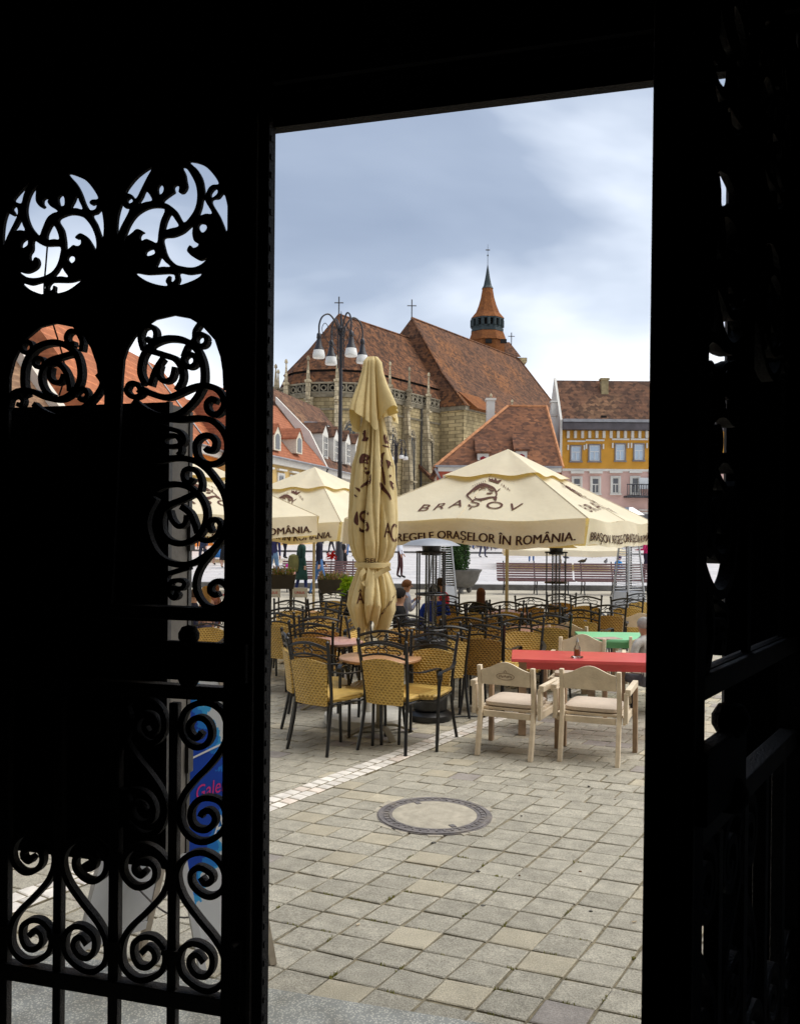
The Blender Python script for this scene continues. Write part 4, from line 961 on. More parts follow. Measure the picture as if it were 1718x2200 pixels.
for px, py in ((1037, 985), (1119, 980)):
    zc = at(px, py, YD).z; yy = YD-.5+(zc-z2e)/slope; c = at(px, py, yy)
    d_ = MB(); d_.box2((c.x-.42, yy-.15, c.z-.55), (c.x+.42, yy+.9, c.z+.35)); dm = d_.build('dormer', m_wht, hb_, world=True)
    d_ = MB(); d_.loft([[V(c.x-.6, yy-.3, c.z+.37), V(c.x+.6, yy-.3, c.z+.37), V(c.x+.6, yy-.3, c.z+.5), V(c.x-.6, yy-.3, c.z+.5)], [V(c.x-.45, yy+2.2, c.z+1.75), V(c.x+.45, yy+2.2, c.z+1.75), V(c.x+.45, yy+2.2, c.z+1.9), V(c.x-.45, yy+2.2, c.z+1.9)]]); fixloc(d_.build('dormer_roof', m_broof2, dm), hb_)
    d_ = MB(); d_.prism([V(c.x-.22, yy-.15, c.z-.45), V(c.x+.22, yy-.15, c.z-.45), V(c.x+.22, yy-.15, c.z+.05), V(c.x, yy-.15, c.z+.16), V(c.x-.22, yy-.15, c.z+.05)], (0, -.03, 0), (0, .02, 0)); fixloc(d_.build('shutter', M('red_shutter', (.30, .02, .03), .7, .1), dm), hb_)
b = MB(); c = at(1053, 885, YD+9); b.box2((c.x-.33, YD+8.6, z2e+1), (c.x+.33, YD+9.4, at(1053, 861, YD+9).z)); z_ = at(1053, 859, YD+9).z; b.box((c.x, YD+9, z_), (.85, .95, .18)); b.build('chimney', m_wht, hb_, world=True)
b = MB(); c = at(1189, 870, YD+9); b.box((c.x, YD+9, c.z-.4), (.5, .5, 1.1)); b.box((c.x, YD+9, c.z+.25), (.65, .65, .15)); b.build('chimney', m_wht, hb_, world=True)
# houses along the left side of the square: a wall line from near left to far right
m_ylw = M('pale_yellow_render', (.62, .43, .17), .85, .1, .8, blot=.15, bsc=.8); m_wwall = M('offwhite_render', (.58, .55, .48), .85, .1, .8)
m_orw = M('orange_render', (.66, .22, .035), .85, .1, .8)
def side_house(name, label, A, B_, zeave, depth, zridge, mw, mr, hipL=0, hipR=0):
    d = (B_-A).normalized(); n = V(d.y, -d.x, 0)       # n faces the square (right/near)
    if n.x < 0: n = -n
    L_ = (B_-A).length
    h = thing(name, label, 'building', V(A.x, A.y, 0))
    P = lambda u, o, z: A+d*u-n*o+V(0, 0, z-A.z)
    b = MB(); b.hexa([P(0, 0, -.2), P(L_, 0, -.2), P(L_, depth, -.2), P(0, depth, -.2), P(0, 0, zeave), P(L_, 0, zeave), P(L_, depth, zeave), P(0, depth, zeave)]); b.build('wall', mw, h, world=True)
    b = MB(); e = .45
    ring = [P(-.05, -e, zeave), P(L_+.05, -e, zeave), P(L_+.05, depth+e, zeave), P(-.05, depth+e, zeave)]
    mid = [P(hipL*.3, depth*.13, zeave+(zridge-zeave)*.45), P(L_-hipR*.3, depth*.13, zeave+(zridge-zeave)*.45), P(L_-hipR*.3, depth*.87, zeave+(zridge-zeave)*.45), P(hipL*.3, depth*.87, zeave+(zridge-zeave)*.45)] if hipL >= 0 else None
    top = [P(abs(hipL), depth/2, zridge), P(L_-hipR, depth/2, zridge), P(L_-hipR, depth/2, zridge), P(abs(hipL), depth/2, zridge)]
    b.loft([ring]+([mid] if mid else [])+[top], caps=False); b.build('roof', mr, h, world=True)
    b = MB(); b.hexa([P(0, -.3, zeave-.5), P(L_, -.3, zeave-.5), P(L_, -.002, zeave-.5), P(0, -.002, zeave-.5), P(0, -.42, zeave-.02), P(L_, -.42, zeave-.02), P(L_, -.002, zeave-.02), P(0, -.002, zeave-.02)]); b.build('cornice', m_wht, h, world=True)
    b = MB(); b.tube([P(0, -.55, zeave), P(L_, -.55, zeave)], .09, 6); b.build('gutter', m_zinc, h, world=True)
    return h, P, d, n, L_
# yellow house
A = at(560, 978, 64); A.z = 0; Bq = at(693, 1004, 76); ze_y = Bq.z; Bq.z = 0
yh, P, d, n, L_ = side_house('townhouse', 'pale yellow house with orange tiled roof and small white arched dormers', A, Bq, at(636, 993, 70).z, 9, at(620, 905, 72).z+2.0, m_ylw, m_oroof2, -.3, 0)
for u in (1.2, 3.6, 6.0, 8.4, 10.8):
    window(yh, P(u, 0, ze_y-2.9), d, n, 1.0, 1.6, m_sash, m_paned, .16, .3); window(yh, P(u, 0, ze_y-5.9), d, n, 1.0, 1.7, m_sash, m_paned, .16, .3)
def dormer(root, c, d, n, w_, h, dep, mr, face=None, pane=None, arched=False):
    """c bottom centre of the dormer face"""
    Q = lambda x, o, z: c+d*x-n*o+V(0, 0, z)
    b = MB(); prof = [(-w_/2, 0), (w_/2, 0), (w_/2, h), (0, h+w_*.55), (-w_/2, h)]
    b.loft([[Q(x, 0, z) for x, z in prof], [Q(x, dep, z) for x, z in prof]]); o = b.build('dormer', face or m_wht, root, world=True)
    b = MB()
    for s in (-1, 1): b.hexa([Q(s*(w_/2+.12), -.08, h-.12), Q(0, -.08, h+w_*.55+.02), Q(0, dep+.6, h+w_*.55+.02), Q(s*(w_/2+.12), dep+.6, h-.12), Q(s*(w_/2+.12), -.08, h), Q(0, -.08, h+w_*.55+.16), Q(0, dep+.6, h+w_*.55+.16), Q(s*(w_/2+.12), dep+.6, h)])
    fixloc(b.build('dormer_roof', mr, o), root)
    b = MB(); ww = w_*.30
    pr = [(-ww, .12), (ww, .12), (ww, h*.85)]+([(ww*.7, h*.97), (0, h*1.05), (-ww*.7, h*.97)] if arched else [])+[(-ww, h*.85)]
    b.loft([[Q(x, -.03, z) for x, z in pr], [Q(x, .01, z) for x, z in pr]]); fixloc(b.build('pane', pane or m_paned, o), root)
    if not arched:
        b = MB()
        for k in (-1, 0, 1): b.box(Q(ww*k*.98, -.05, h*.5), (.06, .06, h*.8), math.atan2(d.y, d.x))
        for z in (.12, .35*h, .6*h, .85*h): b.box(Q(0, -.05, z), (ww*2, .06, .06), math.atan2(d.y, d.x))
        fixloc(b.build('glazing_bar', m_wht, o), root)
    return o
for px, py, Y in ((590, 968, 66.5), (637, 975, 70.5)):
    c = at(px, py, Y); dormer(yh, c+n*.25, d, n, 1.25, 1.25, 2.2, m_oroof2, M('cream_dormer', (.66, .62, .50), .8), None, True)
b = MB(); b.prism([P(L_+.05, -.4, ze_y), P(L_+.05, 1.3, ze_y+3.2), P(L_+.05, 4.6, ze_y+6.4), P(L_+.05, 4.6, ze_y)], d*0, d*.3); b.build('gable_wall', m_wht, yh, world=True)
# brown-roofed white house beyond it
A = at(691, 1004, 76.2); zeb = A.z; A.z = 0; Bq = at(800, 1030, 92); Bq.z = 0
bh, P, d, n, L_ = side_house('townhouse', 'white house with long brown roof and tall white gabled dormers', A, Bq, zeb-.1, 12, at(640, 880, 84).z+1.5, m_wwall, m_broof, -.01, 0)
for px, py, Y in ((692, 985, 78.5), (716, 992, 81), (741, 998, 83.5), (762, 1003, 86)):
    c = at(px, py, Y); dormer(bh, c+n*.3, d, n, 1.55, 2.3, 2.4, m_broof, m_wht)
for px, py, Y in ((682, 930, 82), (706, 936, 84)):
    c = at(px, py, Y); b = MB(); Q = lambda x, o, z: c+d*x-n*o+V(0, 0, z)
    prof = [(-1.3, 0), (1.3, 0), (.8, .55), (.3, .95), (-.3, .95), (-.8, .55)]
    b.loft([[Q(x, 0, z) for x, z in prof], [Q(x, 2.2, z) for x, z in prof]]); o = b.build('eyebrow_dormer', m_wht, bh, world=True)
    b = MB(); b.loft([[Q(x*1.08, -.06, z+.05) for x, z in prof[2:]], [Q(x*1.08, 2.2, z+.22) for x, z in prof[2:]]], closed=False, caps=False); fixloc(b.build('dormer_roof', m_lead, o), bh)
    b = MB(); b.lathe([(.3, -.03), (.3, .03)], 10); o2 = b.build('pane', m_paned, o)
    for v_ in o2.data.vertices: q = v_.co.copy(); v_.co = Q(q.x, -.03+q.z, .45+q.y)-bh.location
for u in (1.2, 3.4, 5.6, 7.8, 10):
    b = MB(); Q = lambda x, o, z: P(u+x, o, z)
    b.prism([Q(-.5, -.04, zeb-3.2), Q(.5, -.04, zeb-3.2), Q(.5, -.04, zeb-1.4), Q(0, -.04, zeb-.95), Q(-.5, -.04, zeb-1.4)], n*-.02, n*.05); b.build('red_niche', m_redp, bh, world=True)
    window(bh, P(u+1.1, 0, zeb-3.1), d, n, .8, 1.6, m_sash, m_paned, .14, .2)
b = MB(); b.tube([P(-.1, -.6, zeb-.1), P(-.1, -.3, zeb-.9), P(-.1, -.2, zeb-3), P(-.1, -.2, 0.5)], .1, 5); b.build('rain_pipe', m_metal, bh, world=True)
# orange house seen through the gate
A = at(200, 880, 44); A.z = 0; Bq = at(492, 979, 68); zeo = Bq.z; Bq.z = 0
oh, P, d, n, L_ = side_house('townhouse', 'orange house with large orange tiled roof seen through the gate scrolls', A, Bq, zeo, 9, zeo+6.4, m_orw, m_oroof, -.01, 3.2)
for u in (L_-1.6, L_-4.6, L_-7.6, L_-10.6):
    b = MB(); Q = lambda x, z, o: P(u+x, -o, z); prof = [(-.7, zeo-4.2), (.7, zeo-4.2), (.7, zeo-2.0), (.5, zeo-1.5), (0, zeo-1.25), (-.5, zeo-1.5), (-.7, zeo-2.0)]
    b.loft([[Q(x*1.25, z+.1, .01) for x, z in prof], [Q(x*1.25, z+.1, .1) for x, z in prof]]); o = b.build('arched_window', m_wht, oh, world=True)
    b = MB(); b.loft([[Q(x, z, .02) for x, z in prof], [Q(x, z, .13) for x, z in prof]]); fixloc(b.build('pane', m_paned, o), oh)
b = MB(); b.tube([P(L_-6, -.3, zeo+.3), P(L_-6.2, 4.4, zeo+6.4)], .06, 4); b.build('lightning_rod', m_zinc, oh, world=True)
b = MB(); b.box(P(L_-4, 1.7, zeo+2.1), (.7, .7, .5), 0); b.build('roof_window', m_grey, oh, world=True)
# salmon roof beyond it, and the brown roof with cream fire wall to the left
A = at(430, 930, 78); A.z = 0; Bq = at(640, 960, 96); zz_ = at(470, 905, 80).z; Bq.z = 0
sh, P, d, n, L_ = side_house('townhouse', 'salmon roofed house just visible behind the orange house', A, Bq, zz_-1.2, 9, zz_+2.6, m_ylw, m_oroof2, -.01, 2)
A = at(-420, 850, 30); A.z = 0; Bq = at(128, 868, 41); zbr = at(128, 868, 41).z; Bq.z = 0
lh, P, d, n, L_ = side_house('townhouse', 'old brown tiled house with cream fire wall behind the left gate roundel', A, Bq, zbr-1.2, 11, at(60, 690, 46).z+.3, m_cream, m_croof2, -.01, 0)
zt_ = at(60, 690, 46).z+.3
b = MB(); b.prism([P(L_-.1, -.5, zbr-2), P(L_-.1, -.5, zbr-.6), P(L_-.1, 5.5, zt_+.8), P(L_-.1, 11.5, zbr-.6), P(L_-.1, 11.5, zbr-2)], d*0, d*.5); b.build('fire_wall', m_cream, lh, world=True)
b = MB(); c = P(L_-1.2, 5.2, zt_+.2); b.box(c, (1.3, 1.3, 2.2)); b.build('chimney', m_wht, lh, world=True)
# ================================================================ terrace furniture
m_rat = rattanmat('rattan', (.66, .44, .12), (.34, .20, .04))
m_ratd = rattanmat('rattan_shaded', (.48, .27, .055), (.19, .09, .015))  # darker rattan copy, shadow on chair backs put into its colour
m_cblk = M('chair_black', (.008, .008, .009), .36, .2, 20, spec=.5)
def wicker_chair(mat):
    t = thing('wicker_chair', 'x', 'chair', (0, 0, 0), 0, 'wicker terrace chairs')
    r = .0125
    for s in (-1, 1):
        b = MB(); b.tube(catmull([(s*.225, -.30, 0), (s*.205, -.255, .22), (s*.20, -.225, .45), (s*.212, -.262, .70), (s*.226, -.305, .915)], 4), r*1.15, 6); b.lathe([(.004, .90), (.017, .912), (.017, .925), (.004, .938)], 6, (s*.2265, -.306, 0)); b.build('rear_leg', m_cblk, t, smooth=True)
        b = MB(); b.tube(catmull([(s*.255, .235, 0), (s*.262, .235, .3), (s*.268, .225, .52), (s*.272, .19, .635)], 4), r*1.1, 6); b.build('front_leg', m_cblk, t, smooth=True)
        b = MB(); pts = catmull([(s*.213, -.262, .68), (s*.255, -.10, .655), (s*.272, .08, .655), (s*.275, .20, .652), (s*.275, .245, .625), (s*.275, .23, .595), (s*.274, .205, .60)], 5)
        rg = [[p+V(-.018, 0, -.004), p+V(.018, 0, -.004), p+V(.018, 0, .006), p+V(-.018, 0, .006)] for p in pts]; b.loft(rg); b.build('arm', m_cblk, t, smooth=True)
    arch = lambda z0, h, y0, n=10: [V(-.222+.444*k/n, y0-.028*math.sin(PI*k/n), z0+h*math.sin(PI*k/n)) for k in range(n+1)]
    b = MB(); b.tube(arch(.862, .045, -.29), .014, 6); b.tube(arch(.775, .040, -.272), .010, 6)
    b.build('back_rail', m_cblk, t, smooth=True)
    b = MB()
    for s in (-1, 1):
        yy = -.302
        b.tube(catmull([(s*.02, yy, .893), (s*.05, yy, .862), (s*.085, yy+.004, .848), (s*.13, yy+.008, .852), (s*.165, yy+.012, .838), (s*.16, yy+.012, .815), (s*.14, yy+.01, .818)], 3), .0055, 5)
        b.tube(catmull([(s*.03, yy+.008, .812), (s*.045, yy+.006, .838), (s*.02, yy, .858), (-s*.02, yy, .868), (-s*.045, yy, .885)], 3), .0055, 5)
    b.build('back_scroll', m_cblk, t, smooth=True)
    b = MB(); n = 10; rings = []
    def brow(z, w_, y, bul): return [V(-w_/2+w_*k/n, y-.022*math.sin(PI*k/n), z+bul*math.sin(PI*k/n)) for k in range(n+1)]
    fr = [brow(.395, .335, -.232, 0), brow(.48, .345, -.238, .004), brow(.58, .36, -.25, .008), brow(.67, .375, -.262, .012), brow(.745, .385, -.275, .03)]
    bk = [[p+V(0, -.026, 0) for p in rw] for rw in fr]
    for i in range(len(fr)): rings.append(fr[i]+bk[i][::-1])
    b.loft(rings); b.build('backrest', mat, t, smooth=True)
    b = MB(); rr_ = []
    for z, g in ((.425, .0), (.435, .008), (.455, .010), (.465, .0)):
        rr_.append([V(x*(.215+g)+.03*0, y, z) for x, y in ((-.92, -.215-g), (.92, -.215-g), (1.0, -.1), (1.08, .16), (1.0, .235+g), (.5, .262+g), (-.5, .262+g), (-1.0, .235+g), (-1.08, .16), (-1.0, -.1))])
    b.loft(rr_); b.build('seat', mat, t, smooth=True)
    b = MB()
    for s in (-1, 1): b.tube([(s*.20, -.225, .41), (s*.262, .235, .41)], .009, 5)
    b.tube([(-.262, .235, .41), (.262, .235, .41)], .009, 5); b.tube([(-.2, -.225, .41), (.2, -.225, .41)], .009, 5); b.build('seat_frame', m_cblk, t)
    return t
cA = wicker_chair(m_rat); cB = wicker_chair(m_ratd)
used = {}
def chair(px, ytop, face, label, dark=0, sc_=1.0):
    Y = (H-.92)*F/(ytop-1147-(px-CX)*.0087); p = at(px, ytop, Y); f = math.radians(face); fx, fy = math.sin(f), math.cos(f)
    loc = V(p.x+fx*.305, p.y+fy*.305, 0); src = cB if dark else cA
    if not used.get(dark): used[dark] = 1; o = src; o.location = loc; o.rotation_euler = (0, 0, -f); o['label'] = label
    else: o = copy_tree(src, loc, -f, label)
    return o
chair(660, 1376, 38, 'wicker chair nearest the gate post, seat turned towards the round table')
chair(820, 1377, 28, 'wicker chair at the front of the round table, back to the gate')
chair(933, 1358, 205, 'wicker chair right of the round table, facing the gate')
chair(612, 1356, 75, 'wicker chair half hidden behind the gate post, arm showing', 0)
chair(668, 1336, 10, 'wicker chair behind the leftmost front chair, back to the gate', 1)
chair(822, 1352, 190, 'wicker chair behind the round table, facing the gate under the folded parasol')
chair(768, 1322, 120, 'wicker chair left of the folded parasol, turned to the right')
chair(1035, 1339, 20, 'shadowed wicker chair just left of the red table, back to the gate', 1)
chair(1122, 1326, 195, 'pale wicker chair behind the red table corner, facing the gate')
chair(1182, 1319, 15, 'wicker chair behind the red table, below the far heater')
chair(1247, 1307, 25, 'wicker chair behind the white chairs, fourth from the red table')
chair(1306, 1297, 10, 'dark wicker chair just left of the green table', 1)
chair(1346, 1283, 15, 'wicker chair at right edge below the pyramid heater', 0)
chair(1258, 1279, 190, 'wicker chair in the back row right of the far heater')
chair(1140, 1281, 10, 'wicker chair in the back row right of the parasol pole', 1)
chair(1088, 1290, 185, 'wicker chair in the back row at the parasol pole')
chair(1012, 1291, 160, 'wicker chair beside the brown haired seated person')
chair(1078, 1317, 350, 'wicker chair in the middle row left of the parasol pole', 1)
chair(1000, 1323, 12, 'wicker chair in the middle row behind the shadowed chair')
chair(962, 1342, 350, 'wicker chair behind the round table, right of the near heater', 0)
chair(716, 1269, 12, 'wicker chair in the back row under the flower trough', 0)
chair(625, 1287, 185, 'wicker chair in the back row below the white banner', 0)
chair(697, 1289, 8, 'wicker chair behind the left parasol pole', 0)
chair(618, 1303, 5, 'wicker chair third from the front beside the gate post', 0)
chair(690, 1304, 190, 'wicker chair facing the gate right of the left parasol pole', 0)
chair(596, 1314, 30, 'wicker chair cut by the gate post in the middle row', 0)
chair(688, 1323, 355, 'wicker chair in the middle row just left of the folded parasol', 1)
chair(735, 1296, 200, 'wicker chair next to the person in black by the lime plant', 0)
chair(1205, 1273, 20, 'wicker chair in the last row right of the far heater', 1)
chair(1376, 1272, 350, 'wicker chair cut off by the right gate leaf in the last row', 0)
chair(1166, 1297, 170, 'wicker chair in the middle row facing the far heater', 0)
chair(900, 1330, 15, 'wicker chair behind the near heater tube', 1)
chair(870, 1318, 170, 'dark wicker chair under the seated person in black', 1)
chair(965, 1296, 15, 'wicker chair under the person in blue', 1)
chair(1035, 1300, 20, 'black backed wicker chair under the brown haired person', 1)
chair(955, 1275, 25, 'wicker chair under the person in red', 1)
chair(452, 1318, 200, 'wicker chair seen between the gate rails beside the lock', 0)
# round tables
m_tt = M('table_laminate', (.42, .23, .12), .35, .18, 6, spec=.5)
m_tbase = M('table_base', (.30, .26, .18), .5, .2, 10, metal=.3)
m_ttp = M('table_pink', (.50, .28, .24), .35, .1, 6, spec=.5)
def round_table(p, label, r=.36, top=None, z=.70):
    t = thing('round_table', label, 'table', V(p.x, p.y, 0), .4, 'round terrace tables')
    MB().lathe([(r-.01, z-.03), (r, z-.02), (r, z-.006), (r-.008, z)], 32).build('tabletop', top or m_tt, t, smooth=True)
    MB().lathe([(.035, .06), (.035, z-.035)], 12).build('column', m_tbase, t, smooth=True)
    for k in range(4):
        a = k*PI/2; c, s = math.cos(a), math.sin(a); b = MB(); pts = catmull([(.03*c, .03*s, .10), (.15*c, .15*s, .085), (.27*c, .27*s, .035), (.32*c, .32*s, .012)], 4)
        q = V(-s, c, 0); n = len(pts); rg = [[p+q*(-.03+.0*i), p+q*.03, p+q*.022+V(0, 0, -.022), p-q*.022+V(0, 0, -.022)] for i, p in enumerate(pts)]; b.loft(rg); b.build('foot', m_tbase, t, smooth=True)
    return t
pt_ = gp(815, 1578); round_table(pt_, 'round brown table on a pedestal between the front wicker chairs', .37)
round_table(at(712, 1366, 8.9), 'small round table with rosy top behind the left chairs', .33, m_ttp)
round_table(at(1150, 1343, 10.2), 'round table hidden among chairs behind the red table', .33, m_ttp)
round_table(at(1090, 1318, 12.4), 'round table in the middle rows by the parasol pole', .33, m_ttp)
round_table(at(650, 1310, 12.0), 'round table among the far left chairs', .33, m_tt)
# white wooden armchairs
m_ww = M('whitewashed_wood', (.68, .575, .43), .7, .16, 7, .15, 60, blot=.3, bsc=5, dirt=(.40, .30, .20))
m_wl = M('leg_wood', (.33, .23, .15), .75, .25, 9, .15, 60)
m_cush = M('cushion', (.56, .47, .38), .85, .06, 12, .2, 90)
m_burn = M('burnt_mark', (.24, .16, .11), .8)
def wood_chair(mark=True):
    t = thing('wooden_armchair', 'x', 'chair', (0, 0, 0), 0, 'white wooden armchairs')
    for s in (-1, 1):
        b = MB(); pr = [(-.31, 0), (-.23, .38), (-.235, .50), (-.272, .735)]
        b.loft([[V(s*.225-.017, y-.025, z), V(s*.225+.017, y-.025, z), V(s*.225+.017, y+.025, z), V(s*.225-.017, y+.025, z)] for y, z in pr]); b.build('rear_post', m_ww, t, bevel=.004)
        MB().box((s*.295, .215, .275), (.038, .05, .55)).build('front_leg', m_wl, t, bevel=.004)
        b = MB(); b.box((s*.292, -.01, .575), (.042, .50, .05)); b.box((s*.278, -.235, .45), (.032, .06, .24)); b.build('arm', m_ww, t, bevel=.004)
        MB().box((s*.262, 0, .34), (.022, .43, .06)).build('side_rail', m_ww, t, bevel=.003)
    MB().box((0, -.235, .335), (.40, .022, .05)).build('rear_rail', m_ww, t, bevel=.003)
    b = MB(); n = 12; f = []; g = []
    top = lambda u: .705+.068*(.5+.5*math.cos(u*PI*2))+.0 if abs(u) < .5 else .70
    pts = [(-.204+.408*k/n, top(-.5+k/n)) for k in range(n+1)]
    yb = lambda z: -.235-(z-.50)*.165
    b.loft([[V(x, yb(z)+.0, z), V(x, yb(.58), .58), V(x, yb(.58)-.022, .58), V(x, yb(z)-.022, z)] for x, z in pts]); bo = b.build('backrest', m_ww, t)
    if mark:
        b = MB(); rg = [V(.075*math.cos(a), 0, .028*math.sin(a)) for a in [2*PI*k/20 for k in range(21)]]
        b.tube([V(p.x, yb(.655+p.z)-.024, .655+p.z) for p in rg], .0022, 4)
        b.tube([V(-.012, yb(.69)-.024, .688), V(.002, yb(.70)-.024, .706), V(.014, yb(.69)-.024, .690)], .0022, 4)
        for k in range(9): b.box((-.05+k*.0125, yb(.655)-.0235, .655+.004*math.sin(k*2.1)), (.006, .003, .016))
        stuff(b.build('burnt_logo', m_burn, bo))
    b = MB()
    for y in (-.17, -.08, .01, .10, .19): b.box((0, y, .375), (.50, .082, .02))
    b.build('seat', m_ww, t)
    b = MB(); rg = []
    for z, g_ in ((.386, .9), (.40, 1.0), (.425, 1.0), (.445, .86), (.452, .5)):
        rg.append([V(.222*g_*c*(1 if abs(c) > .9 else 1.0), -.0+.205*g_*s, z) for c, s in [(math.copysign(abs(math.cos(a))**.35, math.cos(a)), math.copysign(abs(math.sin(a))**.35, math.sin(a))) for a in [2*PI*k/28 for k in range(28)]]])
    b.loft(rg); b.build('cushion', m_cush, t, smooth=True)
    return t
wA = wood_chair(True); wB = wood_chair(False)
def wplace(src, px, py, face, label, copy=True):
    """px,py: midpoint between the rear feet"""
    p = gp(px, py); f = math.radians(face); loc = V(p.x+math.sin(f)*.31, p.y+math.cos(f)*.31, 0)
    if not copy: src.location = loc; src.rotation_euler = (0, 0, -f); src['label'] = label; return src
    return copy_tree(src, loc, -f, label)
wplace(wA, 1081, 1629, 26, 'white wooden armchair with burnt oval logo on its back', False)
wplace(wB, 1263, 1642, 22, 'white wooden armchair with plain back, right of the logo chair', False)
wplace(wB, 1250, 1520, 200, 'white wooden armchair on the far side of the red table')
wplace(wB, 1400, 1518, 195, 'white wooden armchair at far right of the red table, cut off')
wplace(wB, 1215, 1478, 25, 'white wooden armchair tucked in front of the green table')
wplace(wA, 1375, 1440, 200, 'white wooden armchair behind the green table at the right edge')
# red and green tables
def rect_table(A, label, lx, ly, mt, rz, z=.70):
    t = thing('wooden_table', label, 'table', V(A.x, A.y, 0), rz, 'painted wooden tables')
    MB().box2((0, 0, z-.03), (lx, ly, z)).build('tabletop', mt, t, bevel=.004)
    MB().box2((.08, .08, z-.10), (lx-.08, .10, z-.031)).build('apron', mt, t); MB().box2((.08, ly-.10, z-.10), (lx-.08, ly-.08, z-.031)).build('apron', mt, t)
    MB().box2((.08, .101, z-.10), (.10, ly-.101, z-.031)).build('apron', mt, t)
    for x in (.08, lx-.08):
        for y in (.11, ly-.11): MB().box((x+.02, y, (z-.035)/2), (.07, .07, z-.035)).build('leg', m_wl, t, bevel=.004)
    return t
m_red = M('red_paint', (.66, .085, .09), .28, .12, 3, spec=.5)
m_grn = M('mint_paint', (.22, .62, .34), .4, .08, 3, spec=.5)
cr = at(1098, 1415, (H-.70)*F/(1415-1150)); rect_table(cr, 'red painted table in front of the white wooden armchairs', 1.45, .62, m_red, -math.radians(8))
cg = at(1254, 1373, (H-.70)*F/(1373-1151)); rect_table(cg, 'mint green table beyond the red table', .95, .75, m_grn, -math.radians(4))
# oil bottle with saucer, menu card
bp_ = at(1239, 1413, 0+(H-.70)*F/(1413-1151)); m_gl = clearglass('bottle_glass'); m_oil = M('orange_oil', (.55, .16, .04), .3, .1); m_chr = M('steel', (.55, .55, .56), .25, .1, metal=1)
bt = thing('oil_bottle', 'small glass bottle of orange oil on a saucer on the red table', 'bottle', V(bp_.x, bp_.y, .701))
MB().lathe([(.045, .0), (.055, .006), (.056, .012), (.01, .008)], 20).build('saucer', m_gl, bt, smooth=True)
MB().lathe([(.026, .012), (.028, .02), (.028, .09), (.012, .12), (.011, .14)], 16).build('bottle_body', m_gl, bt, smooth=True)
MB().lathe([(.022, .016), (.022, .075)], 14).build('oil', m_oil, bt, smooth=True)
MB().lathe([(.013, .141), (.013, .155), (.006, .17), (.003, .19)], 10).build('spout', m_chr, bt, smooth=True)
mp_ = at(1305, 1372, (H-.70)*F/(1372-1152)); m_menu = M('menu_paper', (.42, .30, .27), .7, .2, 20)
b = MB(); b.box((0, 0, .003), (.26, .18, .005), .3); tag(b.build('menu_card', m_menu), 'brownish menu card lying on the mint green table', 'menu').location = V(mp_.x, mp_.y, .70)
# ---------------------------------------------------------------- parasols
m_cloth = M('parasol_cloth', (.86, .80, .62), .85, .05, 2.2, .25, 9, transl=.30, tcol=(.72, .50, .12))
m_print = M('brown_print', (.085, .03, .02), .8, .1)
m_pole = M('parasol_pole', (.60, .52, .36), .5, .08, 6)
def stroke2(pts, w0, w1, n=5):
    P = catmull([V(x, y, 0) for x, y in pts], n); k = len(P); vs = []; fs = []
    for i, p in enumerate(P):
        t = P[min(i+1, k-1)]-P[max(i-1, 0)]; t.normalize(); nn = V(-t.y, t.x, 0); s = i/(k-1); ww = (w0+(w1-w0)*s)*(.35+.65*math.sin(PI*min(1, max(.03, s))))/2
        vs += [p+nn*ww, p-nn*ww]
    for i in range(k-1): fs.append((2*i, 2*i+1, 2*i+3, 2*i+2))
    return vs, fs
def emblem():
    V_, F_ = [], []
    def put(v, f): b_ = len(V_); V_.extend(v); F_.extend([tuple(b_+i for i in q) for q in f])
    put([V(*p, 0) for p in ((.0, .36), (-.06, .52), (.07, .43), (.13, .58), (.20, .43), (.33, .50), (.26, .34))], [(0, 1, 2), (0, 2, 6), (2, 3, 4), (2, 4, 6), (4, 5, 6)])
    for pts, a, c in (([(-.42, -.50), (-.50, -.25), (-.42, -.02), (-.22, .14), (.0, .20), (.12, .18)], .13, .08), ([(-.32, -.42), (-.40, -.22), (-.30, -.02)], .08, .04),
                      ([(-.12, .02), (.02, .10), (.14, .06)], .07, .04), ([(.10, .20), (.24, .14), (.34, .02), (.36, -.14)], .09, .06), ([(.20, .10), (.32, .16), (.42, .26)], .06, .02),
                      ([(.10, -.02), (.20, -.06), (.28, -.02)], .06, .05), ([(.14, -.14), (.24, -.16), (.30, -.12)], .07, .05), ([(-.14, -.42), (.04, -.34), (.22, -.26), (.36, -.16)], .05, .12), ([(.24, -.30), (.34, -.34), (.36, -.20)], .09, .07), ([(-.2, .10), (-.06, .17), (.06, .12)], .05, .03)):
        put(*stroke2(pts, a, c))
    return V_, F_
EMB = emblem()
